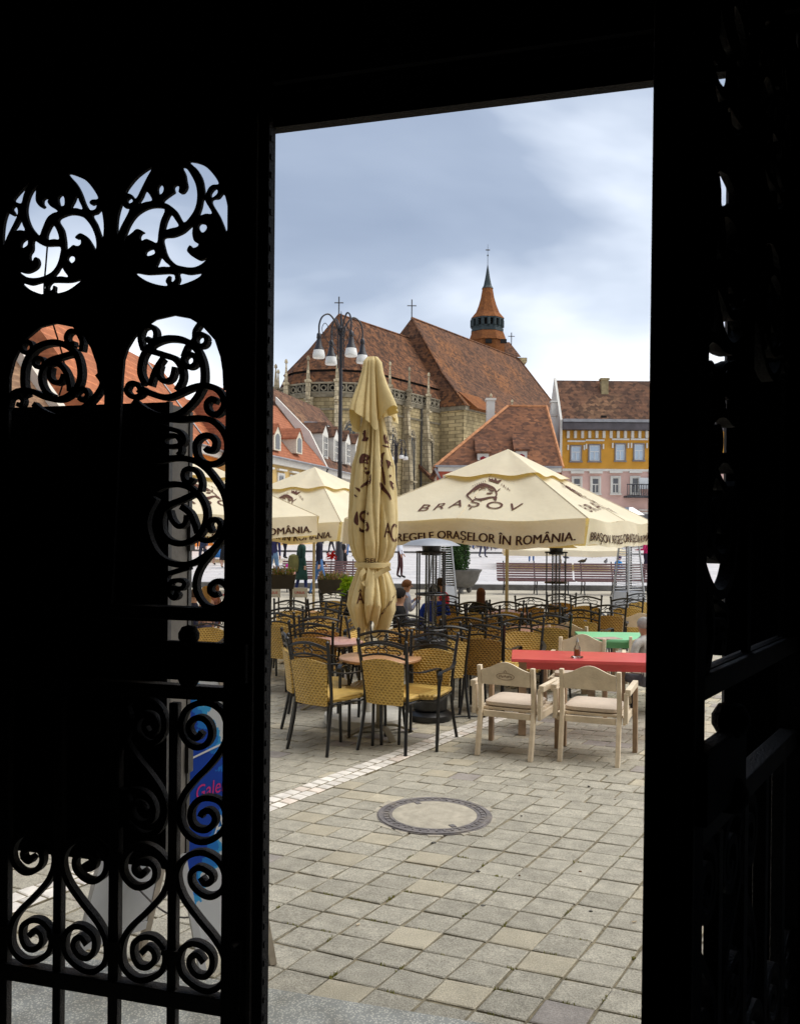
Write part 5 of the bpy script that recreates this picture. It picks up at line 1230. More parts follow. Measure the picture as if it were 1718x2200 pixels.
def traced_emblem(corner, al, sd_, rim, apex):
    ex = V(math.cos(al), -math.sin(al), 0); ey = V(math.sin(al), math.cos(al), 0); h = sd_/2; c = V(corner.x, corner.y, 0)-ex*h+ey*h
    A0 = V(c.x, c.y, apex); nrm = ex.cross((c-ey*h+V(0, 0, rim))-A0).normalized(); VV = []; FF = []
    shapes = [([V(*p, 0) for p in ((282,722),(300,735),(315,725),(325,740),(340,715),(355,735),(375,725),(398,715),(375,745),(365,755),(285,748))], [(0, 1, 9, 10), (1, 2, 3), (1, 3, 9), (3, 4, 5), (3, 5, 8, 9), (5, 6, 8), (6, 7, 8)]), ([V(*p, 0) for p in ((318,868),(356,866),(348,903),(325,890))], [(0, 1, 2, 3)])]
    for pts, w0, w1 in (([(134,920),(102,888),(94,868),(122,845),(155,816),(190,794),(235,782),(290,792),(330,803),(350,835),(345,862),(322,884)], 26, 18), ([(150,850),(172,826),(212,806),(260,802),(305,810)], 12, 10), ([(352,822),(385,788)], 9, 6), ([(195,832),(225,818),(260,824)], 9, 7),
        ([(275,812),(300,822),(330,818)], 13, 14), ([(262,853),(290,848),(320,838)], 13, 10), ([(165,888),(167,905),(200,909),(245,899),(295,880),(345,868)], 12, 18)): shapes.append(stroke2(pts, w0, w1))
    for x0 in [140+k*18 for k in range(7)]+[392+k*17 for k in range(5)]:
        y0 = 775-(x0-140)*.28 if x0 < 300 else 745+(x0-392)*.5
        shapes.append(([V(x0, y0, 0), V(x0+9, y0-3, 0), V(x0+11, y0+14, 0), V(x0+3, y0+16, 0)], [(0, 1, 2, 3)])) if x0 % 2 else shapes.append(stroke2([(x0+8, y0), (x0+2, y0+4), (x0+3, y0+14), (x0+10, y0+12)], 4, 4))
    for vs_, fs_ in shapes:
        b0 = len(VV)
        for q in vs_:
            d = ray(980+q.x/4.0619, 850+q.y/4.0619); o = V(0, 0, H); t = (A0-o).dot(nrm)/d.dot(nrm); p = o+d*t-c
            VV.append(V(p.dot(ex)/sd_, -p.dot(ey)/h, 0))
        FF += [tuple(b0+i for i in f) for f in fs_]
    return VV, FF
EM2 = traced_emblem(at(1262, 1112, 9.65), math.radians(29), 3.22, 2.0, 2.94)
def parasol(label, corner, al, s, rim, apex, val=.29, word='BRAȘOV', wp=True, wavy=1.0, cat='parasol', prints=(0, 1)):
    """corner: right-hand end of the front edge (world xy); al: turn of the front edge"""
    ex = V(math.cos(al), -math.sin(al), 0); ey = V(math.sin(al), math.cos(al), 0); h = s/2
    c = V(corner.x, corner.y, 0)-ex*h+ey*h
    t = thing('parasol', label, cat, c, -al, 'cream parasols')
    zf = lambda r, m_: rim+(apex-rim)*(1-r)-.05*math.sin(PI*r)*math.sin(PI*abs(m_))**2
    def panel(k, t_, a):                 # side k, t_ 0..1 apex->rim, a -1..1 along
        x, y = a*h*t_, -h*t_
        q = [(x, y), (-y, x), (-x, -y), (y, -x)][k]; return V(q[0], q[1], zf(t_, a)-.035*t_*math.sin(PI*abs(a))**2)
    cv = MB(); n, k_ = 14, 20
    for k in range(4): cv.loft([[panel(k, .26+.74*i/n, -1+2*j/k_) for j in range(k_+1)] for i in range(n+1)], caps=False, closed=False)
    co = cv.build('canopy', m_cloth, t, smooth=True)
    cp = MB()
    for k in range(4): cp.loft([[panel(k, .001+.41*i/4, -1+2*j/k_)+V(0, 0, .045+.05*math.sin(PI*(.001+.41*i/4))*math.sin(PI*abs(-1+2*j/k_))**2*.8+(.006*math.sin(j*.75+k) if i == 4 else 0)) for j in range(k_+1)] for i in range(5)], caps=False, closed=False)
    cp.build('vent_cap', m_cloth, t, smooth=True)
    RV = random.Random(int(abs(corner.x)*977))
    ph = [RV.uniform(0, 6) for _ in range(8)]
    def valp(k, a, v, off=0):
        base = panel(k, 1, a); nrm = [V(0, -1, 0), V(1, 0, 0), V(0, 1, 0), V(-1, 0, 0)][k]
        wv = wavy*(.045*math.sin(a*3.2+ph[k])+.022*math.sin(a*9+ph[k+4])+.008*math.sin(a*23+ph[k]))*v
        return base+nrm*(.02+wv+off+.02*v)+V(0, 0, -val*v*(1+.06*math.sin(a*5+ph[k])+.02*math.sin(a*17)))
    for k in range(4):
        b = MB(); b.loft([[valp(k, -1+2*j/48*.995, i/6) for j in range(49)] for i in range(7)], caps=False, closed=False); vo = b.build('valance', m_cloth, t, smooth=True)
        if wp and k in prints:
            vs, fs = textmesh('BRAȘOV. REGELE ORAȘELOR ÎN ROMÂNIA.', val*.40); mx_ = max(abs(p.x) for p in vs); sc_ = .93*h/mx_; vs, fs = subdiv2d(vs, fs, .15)
            b = MB()
            for dx_, do_ in ((-.0045, .011), (0, .0124), (.0045, .0118)): b.add([valp(k, (p.x*sc_+dx_)/h, .84-p.y*1.18/val, do_) for p in vs], fs); stuff(b.build('valance_lettering', m_print, vo))
    if wp:
        sl_ = math.hypot(h, apex-rim)
        for k in prints:
            vs, fs = textmesh(word, s*.088, 0, 0, 1.4); b = MB(); t0_ = .85
            vs, fs = subdiv2d(vs, fs, .12)
            b.add([panel(k, t0_-p.y/sl_, p.x/h/(t0_-p.y/sl_))+V(0, 0, .012) for p in vs], fs)
            b.add([panel(k, p.y, p.x*s/(h*p.y))+V(0, 0, .013) for p in EM2[0]], EM2[1])
            stuff(b.build('canopy_print', m_print, co))
    b = MB()
    for k in range(4):
        for a_s in (-1, 0): b.tube([panel(k, .27+.73*i/10, a_s)+V(0, 0, .003) for i in range(11)], .006, 4)
    b.build('seam', m_pole, t, smooth=True)
    MB().lathe([(.024, 0), (.024, apex-.02)], 10).build('pole', m_pole, t, smooth=True)
    b = MB()
    for k in range(8):
        a = k*PI/4; r = h*(1.38 if k % 2 else .97); d_ = V(math.cos(a), math.sin(a), 0); b.tube([d_*.05+V(0, 0, apex-.12), d_*r+V(0, 0, rim-.035)], .010, 4)
    b.build('rib', m_pole, t)
    MB().lathe([(.38, 0), (.40, .01), (.40, .08), (.36, .10), (.05, .10), (.04, .35)], 24).build('base', m_conc, t, smooth=True)
    return t
rc = at(1262, 1112, 9.65); parasol('large open cream parasol at right printed BRAȘOV', rc, math.radians(29), 3.22, 2.0, 2.94, .31)
lc = at(733, 1122, 13.0); parasol('open cream parasol at left with pointed vent cap', lc, math.radians(29), 3.2, 1.98, 2.93, .29)
nc = at(683, 1110, 12.2); parasol('open cream parasol cut by the gate post, valance reading ROMÂNIA', nc, math.radians(-24), 3.2, 2.05, 2.95, .29, prints=(0,))
fc = at(1345, 1166, 36); fc2 = parasol('far beige parasol across the square at right', fc, .1, 5.0, 1.2, 2.1, .25, wp=False)
fc = at(620, 1190, 40); parasol('far tan parasol beside the gate post', fc, -.1, 4.0, gz(42)+1.1, gz(42)+1.9, .2, wp=False)
# far umbrellas sit on the square
for o in col.objects:
    if o.get('category') == 'parasol' and o.location.y > 30:
        for k in o.children:
            if k.name.startswith(('pole', 'base')): k.location.z = gz(o.location.y) if k.name.startswith('base') else gz(o.location.y)*.5
# folded parasol
UB = gp(788, 1553); kk = UB.y/F
uxz = lambda px, py: (at(px, py, UB.y).x-UB.x, at(px, py, UB.y).z)
fu = thing('folded_parasol', 'tall folded cream parasol with brown print tied at its waist', 'parasol', UB, 0)
prof = [(880, 802, 17, .2), (910, 803, 22, .3), (940, 803, 27, .36), (970, 803, 31, .38), (1000, 803, 38, .40), (1050, 802, 43, .36), (1100, 801, 46.5, .31), (1140, 801, 48, .27), (1170, 801, 47, .25), (1195, 801, 40, .22), (1212, 800, 30, .14), (1222, 800, 31, .18), (1240, 800, 38, .26), (1270, 800, 47, .34), (1300, 799, 50, .40), (1325, 797, 40, .46), (1348, 795, 26, .55)]
NS = 240
def fold(th, i, A, y):
    a1 = abs(math.sin(3.5*th+.45*math.sin(y*.012)+.55)); a2 = abs(math.sin(5.5*th-.5*math.sin(y*.016+1)+1.9))
    f = A*(.30-1.55*(1-a1)**2.6)+A*(.12-.62*(1-a2)**3.2)+A*.22*math.sin(2*th+y*.008)+.012*math.sin(23*th+y*.09)
    return 1+f
rings = []
for i, (py, cx, hw, A) in enumerate([tuple(p) for p in prof]):
    ox, z = uxz(cx, py); ring = []
    for k in range(NS):
        th = 2*PI*k/NS; r = hw*kk*fold(th, i, A, py); zz = z
        if i >= len(prof)-3: zz += (.09*math.sin(4*th+1.0)+.05*math.sin(2*th))*(i-len(prof)+4)/3.0
        ring.append(V(ox+r*math.cos(th), r*math.sin(th), zz))
    rings.append(ring)
fine = []
for i in range(len(rings)-1):
    for j in range(3): fine.append([rings[i][k].lerp(rings[i+1][k], j/3) for k in range(NS)])
fine.append(rings[-1])
b = MB(); b.loft(fine, caps=False); m_cloth2 = M('folded_cloth', (.76, .63, .34), .8, .08, 4, .35, 14, transl=.15, tcol=(.65, .45, .08))
body = b.build('folded_canopy', m_cloth2, fu, smooth=True)
# cap flap
rings = []
for i, (py, cx, hw, dp) in enumerate(((766, 800, 3, 0), (768, 800, 12, 0), (778, 800, 20, 0), (800, 800, 24, .01), (830, 801, 33, .03), (855, 802, 42, .07), (875, 803, 49, .12), (888, 804, 52, .17))):
    ox, z = uxz(cx, py); ring = []; q = min(1, i/5)
    for k in range(NS):
        th = 2*PI*k/NS; a4 = 4*(th+PI/2)      # a hanging corner at the front
        r = hw*kk*(1.04+.20*q*math.cos(a4+PI)+.10*q*math.cos(2*th)-.42*q*(1-abs(math.sin(3.5*th+.9+.2*q)))**2.4-.18*q*(1-abs(math.sin(5.5*th+.3)))**3+.05*q*math.sin(8*th+1.1))
        ring.append(V(ox+r*math.cos(th), r*math.sin(th), z-dp*(.5+.5*math.cos(a4))+dp*.5*max(0, math.cos(th-.3))-dp*.15*math.sin(8*th)))
    rings.append(ring)
fine = []
for i in range(len(rings)-1):
    for j in range(3): fine.append([rings[i][k].lerp(rings[i+1][k], j/3) for k in range(NS)])
fine.append(rings[-1])
b = MB(); b.loft(fine, caps=False); b.build('cap_flap', m_cloth2, fu, smooth=True)
MB().lathe([(.024, .1), (.024, uxz(800, 775)[1])], 10).build('pole', m_pole, fu, smooth=True)
MB().lathe([(.39, 0), (.405, .015), (.405, .09), (.37, .11), (.06, .115), (.045, .4), (.026, .41)], 28).build('base', M('pale_concrete', (.62, .60, .54), .85, .12, 8), fu, smooth=True)
b = MB(); ox, z = uxz(800, 1214); b.lathe([(.155, z-.03), (.172, z-.02), (.174, z+.02), (.155, z+.03)], 24, (ox, 0, 0))
for pts in ([(786, 1222), (776, 1236), (782, 1252), (800, 1240), (822, 1226), (838, 1218)], [(795, 1220), (790, 1250), (792, 1285), (800, 1305)]):
    q = [V(uxz(*p)[0], -.19-.02*math.sin(i*1.3), uxz(*p)[1]) for i, p in enumerate(pts)]; q = catmull(q, 4); b.loft([[p+V(-.012, 0, .02), p+V(.012, -.006, -.02), p+V(.012, 0, -.022), p+V(-.012, .006, .018)] for p in q])
b.build('tie_strap', m_cloth2, fu, smooth=True)
# print, wrapped on the folded cloth
me = body.data; bv = BVHTree.FromPolygons([v.co+fu.location for v in me.vertices], [tuple(p.vertices) for p in me.polygons])
def wrap(b, vs, fs, f):
    vs, fs = subdiv2d(vs, fs, .16); out_ = []; ok = []
    for p in vs:
        px, py = f(p); o = V(0, 0, H); d = ray(px, py).normalized(); hit = bv.ray_cast(o, d)
        if hit[0] is None: out_.append(V(0, 0, 0)); ok.append(False)
        else: out_.append(hit[0]-d*.006-fu.location); ok.append(True)
    fs = [q for q in fs if all(ok[i] for i in q) and max((out_[q[i]]-out_[q[i-1]]).length for i in range(len(q))) < .12]
    b.add(out_, fs)
b = MB()
wrap(b, *textmesh('S', 1), lambda p: (782+p.x*56, 1144-p.y*68))
wrap(b, *textmesh('A', 1, .02), lambda p: (833+p.x*24, 1154-p.y*44))
wrap(b, *textmesh('C', 1, .02), lambda p: (846+p.x*20, 1164-p.y*56))
wrap(b, *textmesh('RAȘ', 1, .02), lambda p: (830+(p.x*.62+p.y*.35)*32, 1308+(-p.y*.8-p.x*.85)*32))
wrap(b, *textmesh('ȘEL', 1, .03), lambda p: (797+p.x*17, 1209-p.y*13))
wrap(b, *textmesh('Â', 1, .03), lambda p: (774+p.x*22, 1296-p.y*34))
for poly in ([(805,320),(835,300),(838,360),(860,365),(845,395),(800,395),(815,360)], [(780,545),(800,510),(830,505),(860,520),(870,545),(850,535),(845,560),(860,590),(845,600),(825,580),(800,560),(790,590),(778,585)],
  [(830,620),(850,640),(825,645)], [(815,660),(840,662),(870,655),(868,680),(845,690)], [(880,680),(880,760),(840,780),(790,805),(800,780),(845,745),(870,700)], [(740,800),(785,815),(783,840),(760,825)], [(735,860),(765,885),(740,880)],
  [(990,350),(1010,335),(1025,360),(1030,400),(1045,430),(1000,410)], [(985,430),(1045,445),(1040,455),(985,442)], [(970,510),(990,495),(1005,500),(990,520),(982,600),(990,650),(1000,680),(985,660),(968,620),(965,560)],
  [(1010,560),(1040,570),(1062,590),(1070,620),(1050,605),(1032,640),(1020,600)], [(1040,690),(1060,695),(1050,715)], [(1045,740),(1080,770),(1085,820),(1060,800)], [(960,750),(985,775),(1000,800),(1050,870),(1055,912),(1020,865),(975,825),(962,800)], [(765,1015),(745,1030),(730,1100),(770,1130)], [(975,640),(1000,690),(1005,780),(985,750)]):
    pp2 = catmull([V(580+x/4.0619, 850+y/4.0619, 0) for x, y in poly], 3, True); c_ = sum(pp2, V(0, 0, 0))/len(pp2)
    n_ = len(pp2); bmx = bmesh.new(); bf = bmx.faces.new([bmx.verts.new(p) for p in pp2]); bmesh.ops.triangulate(bmx, faces=[bf]); bmx.verts.index_update()
    vs_ = [v.co.copy()/40 for v in bmx.verts]; fs_ = [tuple(v.index for v in f.verts) for f in bmx.faces]; bmx.free()
    wrap(b, vs_, fs_, lambda p: (p.x*40, p.y*40))
stuff(b.build('cloth_print', m_print, body))
# ---------------------------------------------------------------- heaters
m_sil = M('brushed_steel', (.42, .43, .45), .4, .1, 6, metal=.7)
m_hglass = clearglass('heater_glass', (.80, .80, .80))
m_cream2 = M('cream_enamel', (.66, .58, .38), .4, .1)
def heater(label, p, sc_, dome):
    t = thing('patio_heater', label, 'heater', p, .35, 'cage patio heaters'); t.scale = (sc_,)*3
    MB().lathe([(.02, 1.765), (.10, 1.758), (.20, 1.738), (.285, 1.695), (.28, 1.693), (.19, 1.728), (.02, 1.75)], 28).build('reflector', dome, t, smooth=True)
    MB().lathe([(.03, 1.745), (.085, 1.735), (.095, 1.70), (.085, 1.64), (.10, 1.63), (.10, 1.60), (.05, 1.60)], 16).build('burner', m_cblk, t, smooth=True)
    MB().lathe([(.058, .92), (.058, 1.60)], 16).build('glass_tube', m_hglass, t, smooth=True)
    for k in range(6):
        a = k*PI/3; c = V(.145*math.cos(a), .145*math.sin(a), 0); MB().tube([c+V(0, 0, .80), c+V(0, 0, 1.64)], .009, 5).build('cage_bar', m_cblk, t)
    for z in (1.63, 1.22, .88):
        b = MB(); b.tube([V(.148*math.cos(2*PI*k/18), .148*math.sin(2*PI*k/18), z) for k in range(19)], .010, 5); b.build('cage_ring', m_cblk, t)
    MB().lathe([(.16, .10), (.17, .12), (.17, .78), (.15, .80), (.02, .82)], 20).build('gas_housing', m_cblk, t, smooth=True)
    MB().lathe([(.21, 0), (.22, .02), (.22, .06), (.18, .09), (.02, .10)], 20).build('foot', m_cblk, t, smooth=True)
    return t
hp1 = gp(923, 1545); heater('patio heater with silver dome and glass tube behind the round table', V(hp1.x, hp1.y, 0), 1.0, m_sil)
hp2 = at(1194, 1200, 11.3); heater('patio heater with cream dome under the right parasol', V(hp2.x, 11.3, 0), .97, m_cream2)
def pyramid(label, px, Y, hh=2.2, w0=.52):
    t = thing('pyramid_heater', label, 'heater', V(at(px, 1200, Y).x, Y, 0), .5, 'steel pyramid heaters')
    for sx in (-1, 1):
        for sy in (-1, 1): MB().tube([(sx*w0/2, sy*w0/2, .02), (sx*.09, sy*.09, hh)], .02, 5).build('post', m_sil, t)
    b = MB()
    for k in range(26):
        z = .75+k*.05; w_ = (w0/2+(.09-w0/2)*z/hh)
        b.tube([(-w_, -w_, z), (w_, -w_, z), (w_, w_, z), (-w_, w_, z), (-w_, -w_, z)], .005, 4)
    stuff(b.build('mesh_guard', m_sil, t))
    MB().loft([[V(sx*w_, sy*w_, z) for sx, sy in ((-1, -1), (1, -1), (1, 1), (-1, 1))] for w_, z in ((w0/2, .03), (w0/2-.05, .70))]).build('gas_housing', m_sil, t)
    MB().lathe([(.06, .72), (.06, hh-.1)], 12).build('glass_tube', m_hglass, t, smooth=True)
    MB().loft([[V(sx*w_, sy*w_, z) for sx, sy in ((-1, -1), (1, -1), (1, 1), (-1, 1))] for w_, z in ((.20, hh), (.21, hh+.03), (.05, hh+.18))]).build('cap', m_sil, t)
    return t
pyramid('steel pyramid heater behind the near cage heater', 950, 18.5); pyramid('steel pyramid heater at right in front of the bench', 1350, 17.2)
# ---------------------------------------------------------------- benches
m_slat = M('mauve_slat', (.15, .078, .08), .55, .15, 6, spec=.35)
def bench(label, px0, px1, Y, z0=0):
    x0, x1 = at(px0, 1250, Y).x, at(px1, 1250, Y).x; W_ = x1-x0
    t = thing('park_bench', label, 'bench', V((x0+x1)/2, Y, z0), 0, 'slatted benches')
    for k in range(7): z = .47+k*.075; MB().box((0, .18+k*.026, z), (W_, .02, .052), 0, -.33).build('back_slat', m_slat, t)
    for k in range(5): MB().box((0, -.26+k*.09, .42+.004*k), (W_, .075, .03)).build('seat_slat', m_slat, t)
    for x in (-W_/2+.22, 0, W_/2-.22):
        b = MB()
        b.tube(catmull([(x, -.28, 0), (x, -.20, .2), (x, -.26, .40), (x, .12, .40), (x, .18, .46), (x, .40, 1.0)], 4), .02, 5)
        b.tube(catmull([(x, .30, 0), (x, .18, .18), (x, .16, .40)], 4), .02, 5); b.tube(catmull([(x, -.2, .16), (x, 0, .28), (x, .18, .16)], 4), .014, 5)
        b.build('leg_frame', m_cblk, t, smooth=True)
    return t
bench('mauve slatted bench at right, left one of the pair behind the terrace', 1068, 1232, 26.4)
bench('mauve slatted bench at right behind the pyramid heater', 1236, 1400, 26.4)
bench('mauve slatted bench at left behind the standing couple', 604, 772, 26.6)
# ---------------------------------------------------------------- bowl planter with topiary
m_bowl = M('grey_bowl', (.14, .135, .13), .6, .2, 6, .1, 40); m_leaf = M('box_leaf', (.035, .085, .018), .5, .4, 30, transl=.25)
pp = V(at(988, 1240, 26.8).x, 26.8, 0); pb_ = thing('bowl_planter', 'wide grey bowl planter on little wheels behind the red seated person', 'planter', pp)
MB().lathe([(.28, .16), (.42, .22), (.55, .40), (.62, .62), (.68, .70), (.68, .73), (.60, .72), (.55, .66)], 32).build('bowl', m_bowl, pb_, smooth=True)
for a in (.5, 2.6, 4.7): MB().lathe([(.02, 0), (.08, .03), (.08, .13), (.02, .16)], 10).build('wheel', m_bowl, pb_, smooth=True).location = (.33*math.cos(a), .33*math.sin(a), 0)
RL = random.Random(9)
def leafball(name, mat, parent, cfun, n, size):
    vs = []; fs = []
    for k in range(n):
        p, nr = cfun(); a = V(RL.uniform(-1, 1), RL.uniform(-1, 1), RL.uniform(-1, 1)); x = nr.cross(a).normalized(); y = (nr*RL.uniform(.2, 1)+x.cross(nr)*RL.uniform(-1, 1)).normalized(); s = size*RL.uniform(.6, 1.3); i = len(vs)
        vs += [p-x*s*.45, p+y*s, p+x*s*.45, p-y*s*.6]; fs.append((i, i+1, i+2, i+3))
    return stuff(MB().add(vs, fs).build(name, mat, parent))
def cone():
    z = RL.random(); a = RL.uniform(0, 2*PI); r = (.42*math.sin(PI*min(1, .25+z*.75))**.7)*(1+.10*math.sin(a*5+z*9)+.06*math.sin(a*9))*RL.uniform(.82, 1.04)
    return V(-.16+r*math.cos(a), r*math.sin(a), .70+z*1.75), V(math.cos(a), math.sin(a), .2)
tp = thing('box_topiary', 'clipped dark green box bush growing in the grey bowl', 'bush', pp)
leafball('crown', m_leaf, tp, cone, 6500, .045)
MB().lathe([(.035, .62), (.025, 1.6)], 8, (-.16, 0, 0)).build('trunk', m_wl, tp)
b = MB(); b.loft([[V(-.16+r*math.cos(2*PI*k/12), r*math.sin(2*PI*k/12), z) for k in range(12)] for r, z in ((.2, .72), (.33, 1.1), (.36, 1.6), (.26, 2.1), (.08, 2.4))]); b.build('inner_core', M('crown_core_dark', (.02, .035, .012), .9), tp)  # dark solid core filling the gaps between the leaves
# ---------------------------------------------------------------- lamp posts
m_lamp = M('lamp_black', (.022, .02, .024), .42, .2, 6, spec=.45); m_opal = M('opal_glass', (.78, .78, .76), .3, .04)
def lamp(label, px, Y, pyt, base):
    zt_ = at(px, pyt, Y).z-base; t = thing('street_lamp', label, 'street lamp', V(at(px, 900, Y).x, Y, base), .5, 'four armed street lamps')
    u = 1.0
    MB().lathe([(.20, 0), (.22, .15), (.16, .3), (.14, 1.0), (.09, 1.1), (.075, 4.0), (.085, 4.02), (.085, 4.1), (.07, 4.15), (.06, zt_-1.95*u)], 14).build('post', m_lamp, t, smooth=True)
    MB().lathe([(.06, zt_-1.95*u), (.075, zt_-1.9*u), (.05, zt_-1.8*u), (.05, zt_-.75*u), (.10, zt_-.70*u), (.10, zt_-.6*u), (.05, zt_-.55*u), (.035, zt_-.2*u), (.005, zt_)], 10).build('finial', m_lamp, t, smooth=True)
    for k in range(4):
        a = k*PI/2; q = lambda r, z: V(r*math.cos(a), r*math.sin(a), zt_-z*u)
        MB().tube([q(.11, 2.0), q(.11, .7)], .022, 5).build('guide_rod', m_lamp, t)
        b = MB(); b.tube(catmull([q(.08, .85), q(.2, .45), q(.45, .18), q(.70, .28), q(.82, .55), q(.83, .85)], 5), .03, 6)
        b.tube(catmull([q(.10, 1.5), q(.35, 1.25), q(.62, 1.0), q(.72, .7), q(.62, .5), q(.5, .6), q(.5, .78), q(.58, .8)], 5), .013, 5); b.tube(catmull([q(.10, 1.0), q(.28, .95), q(.38, .75), q(.3, .6), q(.2, .68)], 4), .012, 5)
        b.build('arm', m_lamp, t, smooth=True)
        c = q(.83, 0); zc = zt_
        l = MB(); l.lathe([(.03, zc-.85*u), (.075, zc-.90*u), (.085, zc-1.05*u), (.07, zc-1.07*u), (.11, zc-1.30*u), (.17, zc-1.42*u), (.18, zc-1.46*u)], 14, (c.x, c.y, 0)); lo = l.build('lantern', m_lamp, t, smooth=True)
        l = MB(); l.lathe([(.178, zc-1.46*u), (.205, zc-1.6*u), (.215, zc-1.70*u), (.20, zc-1.73*u), (.02, zc-1.74*u)], 16, (c.x, c.y, 0)); l.build('globe', m_opal, lo, smooth=True)
    return t
lamp('tall black street lamp with four white shades before the church', 731, 30.0, 668, gz(30)); lamp('distant black street lamp right of the folded parasol', 852, 68.0, 940, gz(68))
# ---------------------------------------------------------------- flower troughs, banners, plants
m_box = M('dark_trough', (.05, .045, .042), .7, .2, 8); m_dry = M('dry_stems', (.42, .30, .20), .8, .4, 30); m_redf = M('red_flower', (.62, .01, .02), .6, .1); m_grnp = M('fresh_leaf', (.16, .26, .03), .6, .35, 20, transl=.3); m_limep = M('lime_leaf', (.33, .55, .03), .6, .25, 20, transl=.35)
def trough(label, px, py, Y, w_, flower=False, stand=True):
    c = at(px, py, Y); t = thing('flower_trough', label, 'planter', V(c.x, Y, 0), .1, 'dark flower troughs')
    z = c.z
    MB().loft([[V(sx*w_*a, sy*.16*a, zz) for sx, sy in ((-.5, -1), (.5, -1), (.5, 1), (-.5, 1))] for a, zz in ((.86, z-.16), (1.0, z+.10), (.93, z+.10), (.9, z+.05))]).build('box', m_box, t)
    for sx in (-.35, .35): MB().box((sx*w_, 0, (z-.16)/2), (.05, .2, z-.162)).build('leg', m_box, t)
    b = MB()
    for k in range(90):
        x = RL.uniform(-.45, .45)*w_; y = RL.uniform(-.12, .12); h = RL.uniform(.06, .22); b.tube([(x, y, z+.05), (x+RL.uniform(-.05, .05), y+RL.uniform(-.05, .05), z+.06+h)], [.004, .008], 4)
    stuff(b.build('stems', m_dry, t))
    leafball('leaves', m_grnp, t, lambda: (V(RL.uniform(-.45, .45)*w_, RL.uniform(-.13, .13), z+RL.uniform(.06, .2)), V(RL.uniform(-.5, .5), -.5, 1).normalized()), 260, .035)
    if flower:
        b = MB(); b.tube([(-.1*w_, 0, z+.05), (-.06*w_, 0, z+.52)], .008, 5); b.build('stalk', m_cblk, t)
        leafball('petals', m_redf, t, lambda: (V(-.06*w_+RL.gauss(0, .05), RL.gauss(0, .05), z+.55+RL.gauss(0, .035)), V(RL.uniform(-1, 1), RL.uniform(-1, 1), RL.uniform(-1, 1)).normalized()), 60, .05)
    return t
trough('dark flower trough with red flower left of the folded parasol', 716, 1256, 16.5, .62, True)
trough('dark flower trough with dry plants beside the gate post', 600, 1246, 16.0, .62)
t = thing('lime_plant', 'bright lime green leafy plant left of the folded parasol', 'plant', V(at(752, 1260, 15).x, 15, 0))
zc = at(752, 1258, 15).z
leafball('foliage', m_limep, t, lambda: (V(RL.gauss(0, .07), RL.gauss(0, .07), zc+RL.uniform(-.18, .13)), V(RL.uniform(-1, 1), RL.uniform(-1, 1), .6).normalized()), 420, .06)
MB().lathe([(.12, 0), (.16, zc-.18), (.14, zc-.17)], 14).build('pot', m_box, t, smooth=True)
m_ban = M('white_banner', (.74, .73, .71), .6, .05, 5); m_bred = M('banner_red', (.62, .03, .05), .6, .05)
def banner(label, px, py, Y, w_=.66, h=.30):
    c = at(px, py, Y); t = thing('banner', label, 'banner', V(c.x, Y, 0), .03, 'white URSUS banners'); z = c.z
    o = MB().box((0, 0, z), (w_, .025, h)).build('panel', m_ban, t)
    for s in (-1, 1): MB().box((s*(w_/2-.04), .03, (z+h/2-.02)/2), (.03, .03, z+h/2-.02)).build('post', m_cblk, t)
    vs, fs = textmesh('URSUS', .068, .001); stuff(MB().add([V(p.x*1.0, -.017, z-.025+p.y) for p in vs], fs).build('lettering', m_bred, o))
banner('white banner reading URSUS left of the parasol pole', 644, 1273, 17.0, .31, .19); banner('white URSUS banner cut by the gate post', 586, 1273, 17.0, .31, .19); banner('white URSUS banner seen between the gate scrolls', 486, 1278, 17.0, .31, .19)
# bags on the left bench
m_bagp = M('magenta_bag', (.66, .03, .36), .6, .15); m_bagk = M('grey_bag', (.12, .11, .11), .7, .3); m_bago = M('floral_bag', (.62, .30, .26), .7, .4, 30)
for nm, lab, px, py, s, mm in (('sleeping_mat', 'rolled magenta sleeping mat on the left bench', 625, 1215, (.34, .12, .12), m_bagp), ('backpack', 'grey striped backpack on the left bench', 607, 1232, (.26, .2, .34), m_bagk), ('shopping_bag', 'floral pink shopping bag on the left bench', 628, 1232, (.24, .18, .34), m_bago)):
    c = at(px, py, 26.5); b = MB(); rg = []
    for z, g in ((0, .8), (.06, 1), (.7, .95), (.92, .7), (1, .3)): rg.append([V(math.copysign(abs(math.cos(a))**.5, math.cos(a))*s[0]/2*g, math.copysign(abs(math.sin(a))**.5, math.sin(a))*s[1]/2*g, (z-.5)*s[2]) for a in [2*PI*k/16 for k in range(16)]])
    b.loft(rg); b.tube(catmull([(-.05, 0, s[2]*.45), (-.03, 0, s[2]*.7), (.03, 0, s[2]*.7), (.05, 0, s[2]*.45)], 4), .012, 5); o = tag(b.build(nm, mm, smooth=True), lab, 'bag'); o.location = c
# cable on the ground by the heater
b = MB(); b.tube(catmull([gp(940, 1546)+V(0, 0, .008), gp(985, 1541)+V(0, 0, .008), gp(1035, 1540)+V(0, 0, .008), gp(1075, 1532)+V(0, 0, .008)], 6), .008, 5); tag(b.build('ground_cable', m_cblk), 'black cable lying on the paving between heater and wooden chair', 'cable')
